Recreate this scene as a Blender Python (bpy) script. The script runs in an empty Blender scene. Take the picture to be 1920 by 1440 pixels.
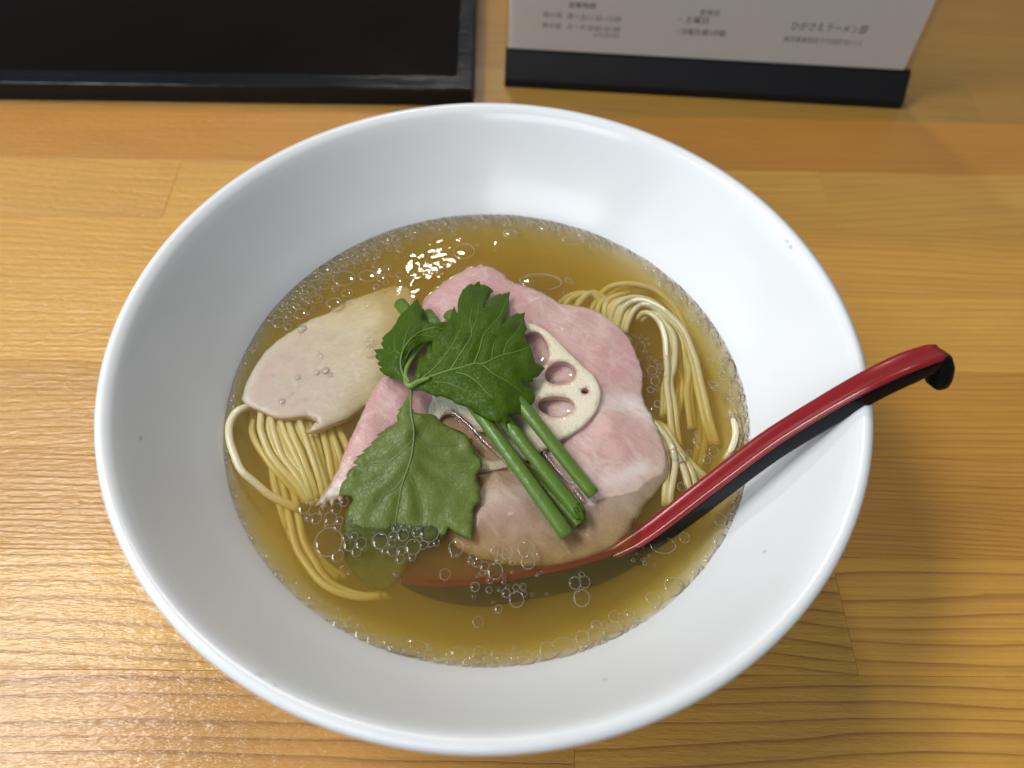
import bpy, bmesh, math, random
import numpy as np
from mathutils import Vector, Matrix, noise
from mathutils.geometry import delaunay_2d_cdt

random.seed(7)
scene = bpy.context.scene
col = scene.collection

# ------------------------------------------------------------------ camera
# everything below is measured in centimetres and stored in metres (CM)
CM = 0.01
FPX = 1443.0                                   # focal length in photo pixels (1920 wide)
PITCH, ROLL = math.radians(56.59), math.radians(2.175)
CAM = np.array([0.6892, -12.8087, 25.1381])    # cm, table top is z = 0
_F = np.array([0, math.cos(PITCH), -math.sin(PITCH)])
_R0 = np.array([1.0, 0, 0])
_U0 = np.array([0, math.sin(PITCH), math.cos(PITCH)])
_R = math.cos(ROLL) * _R0 + math.sin(ROLL) * _U0
_U = -math.sin(ROLL) * _R0 + math.cos(ROLL) * _U0


def P(x, y, z):
    """photo pixel -> point (cm) where its ray meets height z"""
    d = (x - 960) / FPX * _R - (y - 720) / FPX * _U + _F
    return CAM + (z - CAM[2]) / d[2] * d


def plane_hit(x, y, p0, n):
    d = (x - 960) / FPX * _R - (y - 720) / FPX * _U + _F
    return CAM + np.dot(p0 - CAM, n) / np.dot(d, n) * d


cam_data = bpy.data.cameras.new("camera")
cam = bpy.data.objects.new("camera", cam_data)
col.objects.link(cam)
m = Matrix(((_R[0], _U[0], -_F[0], CAM[0] * CM), (_R[1], _U[1], -_F[1], CAM[1] * CM),
            (_R[2], _U[2], -_F[2], CAM[2] * CM), (0, 0, 0, 1)))
cam.matrix_world = m
cam_data.sensor_width = 36.0
cam_data.lens = 36.0 * FPX / 1920.0
cam_data.clip_start, cam_data.clip_end = 0.01, 50.0
cam_data.dof.use_dof = True
cam_data.dof.focus_distance = 0.232
cam_data.dof.aperture_fstop = 9.0
scene.camera = cam

# ------------------------------------------------------------------ light
world = bpy.data.worlds.new("World")
scene.world = world
world.use_nodes = True
bg = world.node_tree.nodes["Background"]
bg.inputs[0].default_value = (0.78, 0.89, 1.0, 1)
bg.inputs[1].default_value = 0.16


def area(name, loc, target, sx, sy, watts, colour):
    l = bpy.data.lights.new(name, 'AREA')
    l.shape = 'RECTANGLE'
    l.size, l.size_y, l.energy, l.color = sx, sy, watts, colour
    o = bpy.data.objects.new(name, l)
    col.objects.link(o)
    o.location = loc
    o.rotation_euler = (Vector(target) - Vector(loc)).to_track_quat('-Z', 'Y').to_euler()
    return o


area("window_light", (-1.05, -0.16, 0.74), (0, 0, 0.06), 1.2, 0.9, 6.6, (0.66, 0.84, 1.0))
area("ceiling_lamp", (-0.19, 1.16, 1.36), (0, 0, 0.06), 0.15, 0.09, 5.0, (1.0, 0.94, 0.84))
area("ceiling_tube", (-0.94, 0.16, 1.45), (-0.1, 0, 0.0), 0.75, 0.30, 15.5, (1.0, 0.95, 0.88))
area("added_front_fill", (-0.55, -1.6, 1.35), (0, 0.1, 0.05), 1.4, 0.6, 14.0, (0.90, 0.95, 1.0))  # unseen fill added in front to brighten the card and far bowl wall

scene.view_settings.view_transform = 'Standard'
scene.view_settings.look = 'None'
scene.view_settings.exposure = 0.15
scene.view_settings.gamma = 1.0
scene.cycles.use_denoising = True
scene.cycles.max_bounces = 14
scene.cycles.transparent_max_bounces = 24
scene.cycles.volume_bounces = 5
scene.cycles.transmission_bounces = 8
scene.cycles.caustics_reflective = False
scene.cycles.caustics_refractive = False


# ------------------------------------------------------------------ helpers
def tag(o, label=None, cat=None, group=None, kind=None):
    if label: o["label"] = label
    if cat: o["category"] = cat
    if group: o["group"] = group
    if kind: o["kind"] = kind
    return o


def make(name, verts, faces, mat, parent=None, smooth=True, attrs=None, flip=False):
    """verts in cm"""
    me = bpy.data.meshes.new(name)
    v = (np.asarray(verts, dtype=float) * CM).tolist()
    if flip: faces = [tuple(reversed(f)) for f in faces]
    me.from_pydata(v, [], faces)
    if attrs:
        for k, a in attrs.items():
            at = me.attributes.new(k, 'FLOAT', 'POINT')
            at.data.foreach_set('value', np.asarray(a, dtype=np.float32))
    me.update()
    if smooth: me.shade_smooth()
    for mm in (mat if isinstance(mat, list) else [mat]): me.materials.append(mm)
    o = bpy.data.objects.new(name, me)
    col.objects.link(o)
    if parent: o.parent = parent
    return o


def empty(name, loc=(0, 0, 0), rz=0):
    o = bpy.data.objects.new(name, None)
    o.empty_display_size = 0.01
    col.objects.link(o)
    o.location = Vector(loc) * CM
    o.rotation_euler = (0, 0, rz)
    return o


def spline(pts, n, closed=False):
    """Catmull-Rom through pts (k-dim) -> n points evenly spaced by arc length"""
    p = np.asarray(pts, float)
    if closed: q = np.vstack([p[-1], p, p[0], p[1]])
    else: q = np.vstack([2 * p[0] - p[1], p, 2 * p[-1] - p[-2]])
    out = []
    for i in range(1, len(q) - 2):
        for t in np.linspace(0, 1, 16, endpoint=False):
            a, b, c, d = q[i - 1], q[i], q[i + 1], q[i + 2]
            out.append(0.5 * ((2 * b) + (c - a) * t + (2 * a - 5 * b + 4 * c - d) * t * t + (3 * b - a - 3 * c + d) * t ** 3))
    if not closed: out.append(p[-1])
    out = np.array(out)
    if closed: out = np.vstack([out, out[0]])
    s = np.concatenate([[0], np.cumsum(np.linalg.norm(np.diff(out, axis=0), axis=1))])
    u = np.linspace(0, s[-1], n + (1 if closed else 0))
    r = np.stack([np.interp(u, s, out[:, k]) for k in range(out.shape[1])], 1)
    return r[:-1] if closed else r


def rbf(ctrl):
    """smooth interpolation of (x, y, value) control points"""
    c = np.asarray(ctrl, float)
    xy, v = c[:, :2], c[:, 2]
    n = len(c)
    K = np.linalg.norm(xy[:, None] - xy[None], axis=2)
    A = np.zeros((n + 1, n + 1)); A[:n, :n] = K; A[:n, n] = 1; A[n, :n] = 1
    w = np.linalg.solve(A, np.concatenate([v, [0]]))
    def f(p):
        p = np.atleast_2d(np.asarray(p, float))
        return np.linalg.norm(p[:, None] - xy[None], axis=2) @ w[:n] + w[n]
    return f


def seg_dist(p, poly, closed=True):
    poly = np.asarray(poly, float)
    a = poly; b = np.roll(poly, -1, axis=0)
    if not closed: a, b = poly[:-1], poly[1:]
    d = np.full(len(p), 1e9)
    for i in range(len(a)):
        ab = b[i] - a[i]
        t = np.clip(((p - a[i]) @ ab) / max(ab @ ab, 1e-9), 0, 1)
        d = np.minimum(d, np.linalg.norm(p - (a[i] + t[:, None] * ab), axis=1))
    return d


def inside(p, poly):
    poly = np.asarray(poly, float)
    x, y = p[:, 0], p[:, 1]
    r = np.zeros(len(p), bool)
    j = len(poly) - 1
    for i in range(len(poly)):
        xi, yi = poly[i]; xj, yj = poly[j]
        if yi != yj:
            r ^= ((yi > y) != (yj > y)) & (x < (xj - xi) * (y - yi) / (yj - yi) + xi)
        j = i
    return r


def densify(poly, step, jitter=0.0):
    out = []
    n = len(poly)
    for i in range(n):
        a = np.array(poly[i], float); b = np.array(poly[(i + 1) % n], float)
        k = max(1, int(np.linalg.norm(b - a) / step))
        for j in range(k):
            q = a + (b - a) * j / k
            if jitter: q = q + np.array([random.gauss(0, jitter), random.gauss(0, jitter)])
            out.append(q)
    return out


def slab(name, outline, zf, thick, edge, grid, mat, parent=None, holes=(), relief=None, attrs=None):
    """a slice traced as a photo outline, laid at the heights zf(px), with real thickness and rounded edges.
    thick in cm; edge (rounding width) and grid in photo pixels"""
    loops = [np.array(outline)] + [np.array(h) for h in holes]
    pts, edges = [], []
    for L in loops:
        k = len(pts)
        pts += [tuple(q) for q in L]
        edges += [(k + i, k + (i + 1) % len(L)) for i in range(len(L))]
    nb = len(pts)
    lo, hi = loops[0].min(0), loops[0].max(0)
    g = []
    row = 0
    for y in np.arange(lo[1], hi[1], grid * 0.87):
        for x in np.arange(lo[0] + (grid / 2 if row % 2 else 0), hi[0], grid):
            g.append((x + random.uniform(-.15, .15) * grid, y + random.uniform(-.15, .15) * grid))
        row += 1
    # extra rings just inside the edge, for the rounding
    g = np.array(g)
    ok = inside(g, loops[0])
    for h in loops[1:]: ok &= ~inside(g, h)
    g = g[ok]
    d = np.min([seg_dist(g, L) for L in loops], axis=0)
    g = g[d > grid * 0.45]
    for fr in (0.18, 0.5):
        for li, L in enumerate(loops):
            nxt, prv = np.roll(L, -1, 0), np.roll(L, 1, 0)
            t = nxt - prv
            t /= np.maximum(np.linalg.norm(t, axis=1, keepdims=True), 1e-6)
            nrm = np.stack([-t[:, 1], t[:, 0]], 1)
            for sgn in (1, -1):
                q = L + nrm * sgn * edge * fr
                ok = inside(q, loops[0])
                for h in loops[1:]: ok &= ~inside(q, h)
                q = q[ok]
                if len(q):
                    dd = np.min([seg_dist(q, M) for M in loops], axis=0)
                    q = q[np.abs(dd - edge * fr) < edge * 0.12]
                    if len(q): g = np.vstack([g, q])
    allp = [Vector(q) for q in pts] + [Vector(q) for q in g]
    vo, eo, fo, *_ = delaunay_2d_cdt(allp, edges, [], 0, 0.02)
    vo = np.array([tuple(v) for v in vo])
    tri = np.array([f for f in fo if len(f) == 3])
    c = vo[tri].mean(1)
    ok = inside(c, loops[0])
    for h in loops[1:]: ok &= ~inside(c, h)
    tri = tri[ok]
    used = np.unique(tri)
    remap = -np.ones(len(vo), int); remap[used] = np.arange(len(used))
    vo, tri = vo[used], remap[tri]
    dist = np.min([seg_dist(vo, L) for L in loops], axis=0)
    u = np.clip(dist / edge, 0, 1)
    h = np.maximum(thick * np.sqrt(np.clip(1 - (1 - u) ** 2, 0, 1)), 0.004)
    zc = zf(vo)
    rl = np.zeros(len(vo)) if relief is None else relief(vo) * u
    top = np.array([P(x, y, z) for (x, y), z in zip(vo, zc + h * 0.5 + rl)])
    bot = top - np.array([0, 0, 1.0]) * h[:, None]
    n = len(vo)
    # triangles from photo space: y points down, so flip for an upward normal
    a, b_, c_ = vo[tri[:, 0]], vo[tri[:, 1]], vo[tri[:, 2]]
    cr = (b_ - a)[:, 0] * (c_ - a)[:, 1] - (b_ - a)[:, 1] * (c_ - a)[:, 0]
    T = [tuple(t) if s < 0 else tuple(t[::-1]) for t, s in zip(tri.tolist(), cr)]
    faces = list(T) + [tuple(n + i for i in reversed(t)) for t in T]
    cnt = {}
    for t in T:
        for e in ((t[0], t[1]), (t[1], t[2]), (t[2], t[0])):
            cnt[e] = cnt.get(e, 0) + 1
    for (i, j) in cnt:
        if (j, i) not in cnt: faces.append((j, i, n + i, n + j))
    at = None
    if attrs: at = {k: np.tile(f(vo), 2) for k, f in attrs.items()}
    return make(name, np.vstack([top, bot]), faces, mat, parent, attrs=at)


def tube(name, path, rad, mat, parent=None, seg=10, squash=1.0, hollow=0.0, closed_ends=True, square=0.0):
    """swept tube along path (cm); rad a number or one value per point"""
    p = np.asarray(path, float)
    n = len(p)
    rad = np.broadcast_to(np.asarray(rad, float), (n,))
    tan = np.gradient(p, axis=0)
    tan /= np.linalg.norm(tan, axis=1, keepdims=True)
    up = np.array([0, 0, 1.0])
    V, F = [], []
    ang = np.linspace(0, 2 * math.pi, seg, endpoint=False)
    def ring(i, k):
        s = np.cross(tan[i], up); s /= max(np.linalg.norm(s), 1e-6)
        nn = np.cross(s, tan[i])
        out = []
        for a in ang:
            e = 1.0 / max(abs(math.cos(a)), abs(math.sin(a)))
            rr = rad[i] * k * (1 + square * (e - 1))
            out.append(p[i] + s * math.cos(a) * rr + nn * math.sin(a) * rr * squash)
        return out
    for i in range(n): V += ring(i, 1.0)
    for i in range(n - 1):
        for j in range(seg):
            a, b = i * seg + j, i * seg + (j + 1) % seg
            F.append((a, b, b + seg, a + seg))
    if hollow > 0:
        for i, inner, back in ((0, 1, 4), (n - 1, n - 2, n - 5)):
            base = len(V)
            V += ring(i, hollow); k2 = len(V); V += ring(max(0, min(n - 1, back)), hollow * 0.9)
            for j in range(seg):
                jj = (j + 1) % seg
                o0 = i * seg
                if i == 0:
                    F.append((o0 + jj, o0 + j, base + j, base + jj)); F.append((base + jj, base + j, k2 + j, k2 + jj))
                else:
                    F.append((o0 + j, o0 + jj, base + jj, base + j)); F.append((base + j, base + jj, k2 + jj, k2 + j))
            cap = [k2 + j for j in range(seg)]
            F.append(tuple(cap) if i == 0 else tuple(cap))
    elif closed_ends:
        F.append(tuple(reversed(range(seg))))
        F.append(tuple((n - 1) * seg + j for j in range(seg)))
    return make(name, V, F, mat, parent)


# ------------------------------------------------------------------ materials
class NT:
    def __init__(self, name):
        self.m = bpy.data.materials.new(name)
        self.m.use_nodes = True
        self.t = self.m.node_tree
        self.t.nodes.clear()
        self.out = self.n('ShaderNodeOutputMaterial')
    def n(self, typ, **kw):
        nd = self.t.nodes.new(typ)
        for k, v in kw.items():
            if k.startswith('_'): setattr(nd, k[1:], v)
        return nd
    def link(self, a, b): self.t.links.new(a, b)
    def setv(self, sock, v):
        if hasattr(v, 'links') or isinstance(v, bpy.types.NodeSocket): self.link(v, sock)
        else:
            if isinstance(v, (tuple, list)) and len(v) == 3 and sock.type == 'RGBA': v = (*v, 1)
            sock.default_value = v
    def math(self, op, a, b=0.0, c=0.0, clamp=False):
        nd = self.n('ShaderNodeMath'); nd.operation = op; nd.use_clamp = clamp
        self.setv(nd.inputs[0], a); self.setv(nd.inputs[1], b); self.setv(nd.inputs[2], c)
        return nd.outputs[0]
    def mix(self, f, a, b, blend='MIX'):
        nd = self.n('ShaderNodeMix'); nd.data_type = 'RGBA'; nd.blend_type = blend
        self.setv(nd.inputs[0], f); self.setv(nd.inputs[6], a); self.setv(nd.inputs[7], b)
        return nd.outputs[2]
    def coord(self, scale=(1, 1, 1), loc=(0, 0, 0), kind='Object', rot=0.0):
        tc = self.n('ShaderNodeTexCoord'); mp = self.n('ShaderNodeMapping')
        mp.inputs['Scale'].default_value = scale; mp.inputs['Location'].default_value = loc
        if rot:
            r0 = self.n('ShaderNodeMapping'); r0.inputs['Rotation'].default_value = (0, 0, rot)
            self.link(tc.outputs[kind], r0.inputs[0]); self.link(r0.outputs[0], mp.inputs[0])
        else: self.link(tc.outputs[kind], mp.inputs[0])
        return mp.outputs[0]
    def noise(self, vec, scale, detail=3, rough=0.55, dist=0.0):
        nd = self.n('ShaderNodeTexNoise')
        self.link(vec, nd.inputs['Vector'])
        nd.inputs['Scale'].default_value = scale; nd.inputs['Detail'].default_value = detail
        nd.inputs['Roughness'].default_value = rough; nd.inputs['Distortion'].default_value = dist
        return nd.outputs[0]
    def voronoi(self, vec, scale, feature='DISTANCE_TO_EDGE'):
        nd = self.n('ShaderNodeTexVoronoi'); nd.feature = feature
        self.link(vec, nd.inputs['Vector']); nd.inputs['Scale'].default_value = scale
        return nd.outputs[0]
    def ramp(self, f, stops, interp='LINEAR'):
        nd = self.n('ShaderNodeValToRGB'); nd.color_ramp.interpolation = interp
        e = nd.color_ramp.elements
        while len(e) < len(stops): e.new(0.5)
        for el, (p, c) in zip(e, stops):
            el.position = p; el.color = c if len(c) == 4 else (*c, 1)
        self.link(f, nd.inputs[0])
        return nd.outputs[0]
    def attr(self, name):
        nd = self.n('ShaderNodeAttribute'); nd.attribute_name = name
        return nd.outputs['Fac']
    def bump(self, h, strength, dist, normal=None):
        nd = self.n('ShaderNodeBump'); nd.inputs['Strength'].default_value = strength
        nd.inputs['Distance'].default_value = dist
        self.link(h, nd.inputs['Height'])
        if normal: self.link(normal, nd.inputs['Normal'])
        return nd.outputs[0]
    def principled(self, **kw):
        nd = self.n('ShaderNodeBsdfPrincipled')
        for k, v in kw.items(): self.setv(nd.inputs[k.replace('_', ' ')], v)
        return nd
    def finish(self, surf, vol=None):
        self.link(surf.outputs[0] if hasattr(surf, 'outputs') else surf, self.out.inputs['Surface'])
        if vol: self.link(vol, self.out.inputs['Volume'])
        return self.m


def simple(name, colour, rough=0.4, **kw):
    t = NT(name)
    v = t.noise(t.coord(), 180, 3)
    c = t.mix(t.math('MULTIPLY', v, 0.25), colour, tuple(x * 0.75 for x in colour))
    return t.finish(t.principled(Base_Color=c, Roughness=rough, **kw))


def wood(name, seed, freq, tone, bend, dark, line):
    """one stave of oiled pine; x runs along the grain. freq = growth rings per metre"""
    t = NT(name)
    r = random.Random(seed)
    off = (r.uniform(-5, 5), r.uniform(-5, 5), r.uniform(-5, 5))
    co = t.coord(loc=off)
    sep = t.n('ShaderNodeSeparateXYZ'); t.link(co, sep.inputs[0])
    plain = t.coord()
    sp = t.n('ShaderNodeSeparateXYZ'); t.link(plain, sp.inputs[0])
    low = t.noise(t.coord((1.6, 5, 1), off), 2.2, 2, 0.5)
    wob = t.noise(t.coord((4, 30, 1), off), 3.0, 3, 0.55)
    xx = t.math('MULTIPLY', sp.outputs[0], sp.outputs[0])
    y = t.math('ADD', sp.outputs[1], t.math('MULTIPLY', low, 0.03))
    y = t.math('ADD', y, t.math('MULTIPLY', wob, 0.004))
    y = t.math('ADD', y, t.math('MULTIPLY', xx, bend))
    ph = t.math('MULTIPLY', y, freq)
    # uneven ring spacing
    ph = t.math('ADD', ph, t.math('MULTIPLY', t.noise(t.coord((0.3, 14, 1), off), 4, 2), 2.2))
    fr = t.math('FRACT', ph)
    late = t.math('POWER', fr, 6.0)                       # slow rise, sharp fall: earlywood -> latewood
    edge = t.math('SUBTRACT', 1.0, t.math('POWER', fr, 30.0))
    late = t.math('MULTIPLY', late, edge)
    late = t.math('MULTIPLY', late, t.math('ADD', 0.35, t.noise(t.coord((2, 40, 1), off), 5, 3)))
    fib = t.noise(t.coord((12, 900, 40), off), 1.0, 5, 0.65)
    mott = t.noise(t.coord((3, 9, 1), off), 5, 4, 0.6)
    c = t.mix(mott, tuple(v * 0.82 for v in tone), tuple(v * 1.1 for v in tone))
    c = t.mix(t.math('MULTIPLY', late, line * 1.35, clamp=True), c, tuple(v * 0.85 for v in dark))
    c = t.mix(t.math('MULTIPLY', t.math('SUBTRACT', fib, 0.38, clamp=True), 0.95), c, tuple(v * 0.6 for v in dark))
    fine = t.noise(t.coord((160, 900, 100), off), 1.0, 3, 0.7)
    pore = t.noise(t.coord((260, 700, 200), off), 1.0, 2, 0.6)
    h = t.math('ADD', t.math('MULTIPLY', fine, 0.6), t.math('MULTIPLY', late, -0.35))
    h = t.math('ADD', h, t.math('MULTIPLY', pore, 0.5))
    nrm = t.bump(h, 0.75, 0.0006)
    rough = t.math('ADD', 0.34, t.math('MULTIPLY', fib, 0.16))
    b = t.principled(Base_Color=c, Roughness=rough, Normal=nrm, Coat_Weight=0.5, Coat_Roughness=0.08)
    t.link(nrm, b.inputs['Coat Normal'])
    return t.finish(b)


def ceramic():
    t = NT('white_glazed_porcelain')
    v = t.noise(t.coord(), 40, 3)
    c = t.mix(v, (0.74, 0.75, 0.76), (0.80, 0.80, 0.80))
    n = t.bump(t.noise(t.coord(), 55, 2), 0.03, 0.001)
    b = t.principled(Base_Color=c, Roughness=0.17, Normal=n, IOR=1.45)
    return t.finish(b)


def wet_film(t, rough=0.03, ior=1.34, tint=(1, 1, 1), normal=None, boost=1.0):
    """clear liquid skin: light passes straight through and the surface mirrors by its Fresnel"""
    tr = t.n('ShaderNodeBsdfTransparent'); tr.inputs[0].default_value = (*tint, 1)
    gl = t.n('ShaderNodeBsdfGlossy'); gl.inputs['Roughness'].default_value = rough
    fr = t.n('ShaderNodeFresnel'); fr.inputs[0].default_value = ior
    if normal:
        t.link(normal, gl.inputs['Normal']); t.link(normal, fr.inputs['Normal'])
    f = t.math('MULTIPLY', fr.outputs[0], boost, clamp=True)
    mx = t.n('ShaderNodeMixShader')
    t.link(f, mx.inputs[0]); t.link(tr.outputs[0], mx.inputs[1]); t.link(gl.outputs[0], mx.inputs[2])
    return mx


def broth_mat():
    t = NT('clear_amber_broth')
    n = t.bump(t.noise(t.coord(), 90, 2, 0.4), 0.10, 0.0010)
    mx = wet_film(t, 0.02, 1.34, normal=n)
    sc = t.n('ShaderNodeVolumeScatter'); sc.inputs['Color'].default_value = (0.93, 0.79, 0.36, 1)
    sc.inputs['Density'].default_value = 66.0
    ab = t.n('ShaderNodeVolumeAbsorption'); ab.inputs['Color'].default_value = (0.91, 0.755, 0.0, 1)
    ab.inputs['Density'].default_value = 108.0
    ad = t.n('ShaderNodeAddShader'); t.link(sc.outputs[0], ad.inputs[0]); t.link(ab.outputs[0], ad.inputs[1])
    return t.finish(mx, ad.outputs[0])


def bubble_mat():
    t = NT('bubble_skin')
    return t.finish(wet_film(t, 0.03, 1.40, boost=1.5))


def bubble_edge_mat(k=0.36, name='bubble_edge_film'):
    t = NT(name)
    f = wet_film(t, 0.05, 1.36, boost=1.2)
    d = t.n('ShaderNodeBsdfTranslucent'); d.inputs[0].default_value = (0.92, 0.90, 0.80, 1)
    d2 = t.n('ShaderNodeBsdfDiffuse'); d2.inputs[0].default_value = (0.92, 0.90, 0.80, 1)
    a = t.n('ShaderNodeMixShader'); a.inputs[0].default_value = 0.5
    t.link(d.outputs[0], a.inputs[1]); t.link(d2.outputs[0], a.inputs[2])
    mx = t.n('ShaderNodeMixShader'); mx.inputs[0].default_value = k
    t.link(f.outputs[0], mx.inputs[1]); t.link(a.outputs[0], mx.inputs[2])
    return t.finish(mx)


def meat(name, pale, pink, fat, patch, rough=0.3, rel=1.0, turn=0.6):
    t = NT(name)
    co = t.coord()
    p = t.math('ADD', t.attr('pink'), t.math('MULTIPLY', t.math('SUBTRACT', t.noise(co, 210, 5, 0.65), 0.5), 0.95))
    c = t.mix(t.math('MULTIPLY', p, 1.0, clamp=True), pale, pink)
    c = t.mix(t.math('MULTIPLY', t.attr('patch'), 0.75, clamp=True), c, patch)
    f = t.math('ADD', t.attr('seam'), t.math('MULTIPLY', t.math('SUBTRACT', t.noise(co, 420, 3), 0.62), 1.2, clamp=True), clamp=True)
    c = t.mix(t.math('MULTIPLY', f, 0.75), c, fat)
    # muscle fibre bundles: fine cracks
    dv = t.n('ShaderNodeVectorMath'); dv.operation = 'ADD'
    nz = t.n('ShaderNodeTexNoise'); nz.inputs['Scale'].default_value = 220
    t.link(co, nz.inputs['Vector']); sc = t.n('ShaderNodeVectorMath'); sc.operation = 'SCALE'; sc.inputs['Scale'].default_value = 0.004
    t.link(nz.outputs['Color'], sc.inputs[0]); t.link(co, dv.inputs[0]); t.link(sc.outputs[0], dv.inputs[1])
    vor = t.voronoi(dv.outputs[0], 430)
    crack = t.math('SUBTRACT', 1.0, t.math('MULTIPLY', vor, 14.0, clamp=True))
    cm = t.math('MULTIPLY', crack, t.math('SUBTRACT', t.noise(co, 90, 3), 0.42, clamp=True))
    c = t.mix(t.math('MULTIPLY', cm, 1.3, clamp=True), c, tuple(v * 0.62 for v in pink))
    fib = t.noise(t.coord((90, 520, 70), rot=turn), 1.0, 4, 0.6, 1.2)
    c = t.mix(t.math('MULTIPLY', t.math('SUBTRACT', fib, 0.46, clamp=True), 1.5 * rel, clamp=True), c, tuple(v * 0.70 for v in pink))
    mv = t.voronoi(dv.outputs[0], 105)
    marb = t.math('MULTIPLY', t.math('SUBTRACT', 1.0, t.math('MULTIPLY', mv, 9.0, clamp=True)), t.math('MULTIPLY', t.math('SUBTRACT', t.noise(co, 60, 2), 0.40, clamp=True), 4.0, clamp=True))
    c = t.mix(t.math('MULTIPLY', marb, 0.36 * rel, clamp=True), c, fat)
    hgt = t.math('ADD', t.math('MULTIPLY', t.math('ADD', t.noise(co, 700, 4, 0.65), t.math('MULTIPLY', fib, 1.2)), 0.5), t.math('MULTIPLY', cm, -0.6))
    hgt = t.math('ADD', hgt, t.math('MULTIPLY', t.noise(co, 160, 2), 0.8))
    n = t.bump(hgt, 0.45 * rel, 0.0009)
    n2 = t.bump(t.math('ADD', t.noise(co, 1100, 3, 0.6), t.math('MULTIPLY', t.noise(co, 380, 2), 1.3)), 0.85 * rel, 0.0008, n)
    b = t.principled(Base_Color=c, Roughness=rough, Normal=n, Subsurface_Weight=0.6, Subsurface_Scale=0.006,
                     Coat_Weight=1.0, Coat_Roughness=0.05)
    b.inputs['Subsurface Radius'].default_value = (1.0, 0.45, 0.3)
    t.link(n2, b.inputs['Coat Normal'])
    return t.finish(b)


def leaf_mat(name, dark, light, rough, trans, spec=0.25, rel=1.0):
    t = NT(name)
    co = t.coord()
    v = t.noise(co, 110, 4, 0.6)
    c = t.mix(v, dark, light)
    net = t.voronoi(co, 620)
    ln = t.math('SUBTRACT', 1.0, t.math('MULTIPLY', net, 16.0, clamp=True))
    c = t.mix(t.math('MULTIPLY', t.math('MULTIPLY', ln, 0.75), t.noise(co, 90, 2)), c, tuple(x * 0.45 for x in dark))
    n = t.bump(t.math('ADD', t.math('MULTIPLY', ln, -0.16), t.noise(co, 320, 4, 0.6)), 0.6 * rel, 0.0009)
    b = t.principled(Base_Color=c, Roughness=rough, Normal=n, Specular_IOR_Level=spec)
    tr = t.n('ShaderNodeBsdfTranslucent'); t.setv(tr.inputs[0], t.mix(0.5, c, (0.24, 0.38, 0.01)))
    mx = t.n('ShaderNodeMixShader'); mx.inputs[0].default_value = trans
    t.link(b.outputs[0], mx.inputs[1]); t.link(tr.outputs[0], mx.inputs[2])
    return t.finish(mx)


def stalk_mat():
    t = NT('green_chive_skin')
    co = t.coord()
    v = t.noise(co, 160, 3)
    c = t.mix(v, (0.055, 0.115, 0.008), (0.105, 0.185, 0.022))
    c = t.mix(t.math('MULTIPLY', t.noise(t.coord((500, 320, 60)), 1.0, 3, 0.6, 0.5), 0.55), c, (0.13, 0.21, 0.04))
    n = t.bump(t.noise(co, 420, 3), 0.4, 0.0006)
    return t.finish(t.principled(Base_Color=c, Roughness=0.3, Normal=n, Subsurface_Weight=0.1, Subsurface_Scale=0.002, Specular_IOR_Level=0.45))


def noodle_mat():
    t = NT('pale_wheat_noodle')
    v = t.noise(t.coord(), 200, 3)
    c = t.mix(v, (0.80, 0.69, 0.44), (0.90, 0.81, 0.57))
    return t.finish(t.principled(Base_Color=c, Roughness=0.3, Subsurface_Weight=0.4, Subsurface_Scale=0.003,
                                 Coat_Weight=0.3, Coat_Roughness=0.1))


def lotus_mat():
    t = NT('lotus_root_flesh')
    co = t.coord()
    v = t.noise(co, 240, 4)
    c = t.mix(v, (0.74, 0.64, 0.46), (0.86, 0.78, 0.62))
    c = t.mix(t.attr('rim'), c, (0.46, 0.24, 0.17))
    n = t.bump(t.noise(co, 1300, 3, 0.7), 0.9, 0.0006)
    return t.finish(t.principled(Base_Color=c, Roughness=0.25, Normal=n, Subsurface_Weight=0.3, Subsurface_Scale=0.004,
                                 Coat_Weight=0.4, Coat_Roughness=0.1))


def lacquer(name, colour, rough, spec=0.45, coat=0.2):
    t = NT(name)
    co = t.coord()
    sm = t.noise(co, 130, 5, 0.7)
    r = t.math('ADD', rough, t.math('MULTIPLY', sm, 0.24))
    c = t.mix(sm, colour, tuple(v * 1.25 + 0.002 for v in colour))
    n = t.bump(t.noise(co, 260, 2), 0.05, 0.0006)
    return t.finish(t.principled(Base_Color=c, Roughness=r, Normal=n, Specular_IOR_Level=spec, Coat_Weight=coat, Coat_Roughness=0.06))


def tray_mat(name, colour, rough, strength, spec):
    t = NT(name)
    streak = t.noise(t.coord((14, 420, 420)), 1.0, 4, 0.6)
    n = t.bump(streak, strength, 0.0009)
    sm = t.noise(t.coord(), 22, 4, 0.6)
    r = t.math('ADD', rough, t.math('MULTIPLY', sm, 0.2))
    return t.finish(t.principled(Base_Color=colour, Roughness=r, Normal=n, Specular_IOR_Level=spec))


M_CERAMIC = ceramic()
M_BROTH = broth_mat()
M_BUB, M_BUBE, M_FOAM = bubble_mat(), bubble_edge_mat(), bubble_edge_mat(0.40, 'foam_bubble_skin')
M_PORK = meat('pink_pork', (0.60, 0.45, 0.37), (0.56, 0.29, 0.28), (0.74, 0.63, 0.58), (0.56, 0.37, 0.29))
M_CHICK = meat('pale_chicken', (0.74, 0.64, 0.49), (0.74, 0.55, 0.55), (0.88, 0.83, 0.76), (0.76, 0.68, 0.60), rel=0.6, turn=-0.55)
M_LEAF = leaf_mat('dark_leaf', (0.044, 0.098, 0.002), (0.092, 0.172, 0.006), 0.38, 0.30)
M_LEAF2 = leaf_mat('leaf_underside', (0.115, 0.165, 0.022), (0.175, 0.225, 0.042), 0.40, 0.24, 0.45, 0.7)
M_VEIN = simple('leaf_vein', (0.11, 0.20, 0.02), 0.5)
M_VEIN2 = simple('leaf_vein_underside', (0.12, 0.18, 0.035), 0.45)
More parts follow.
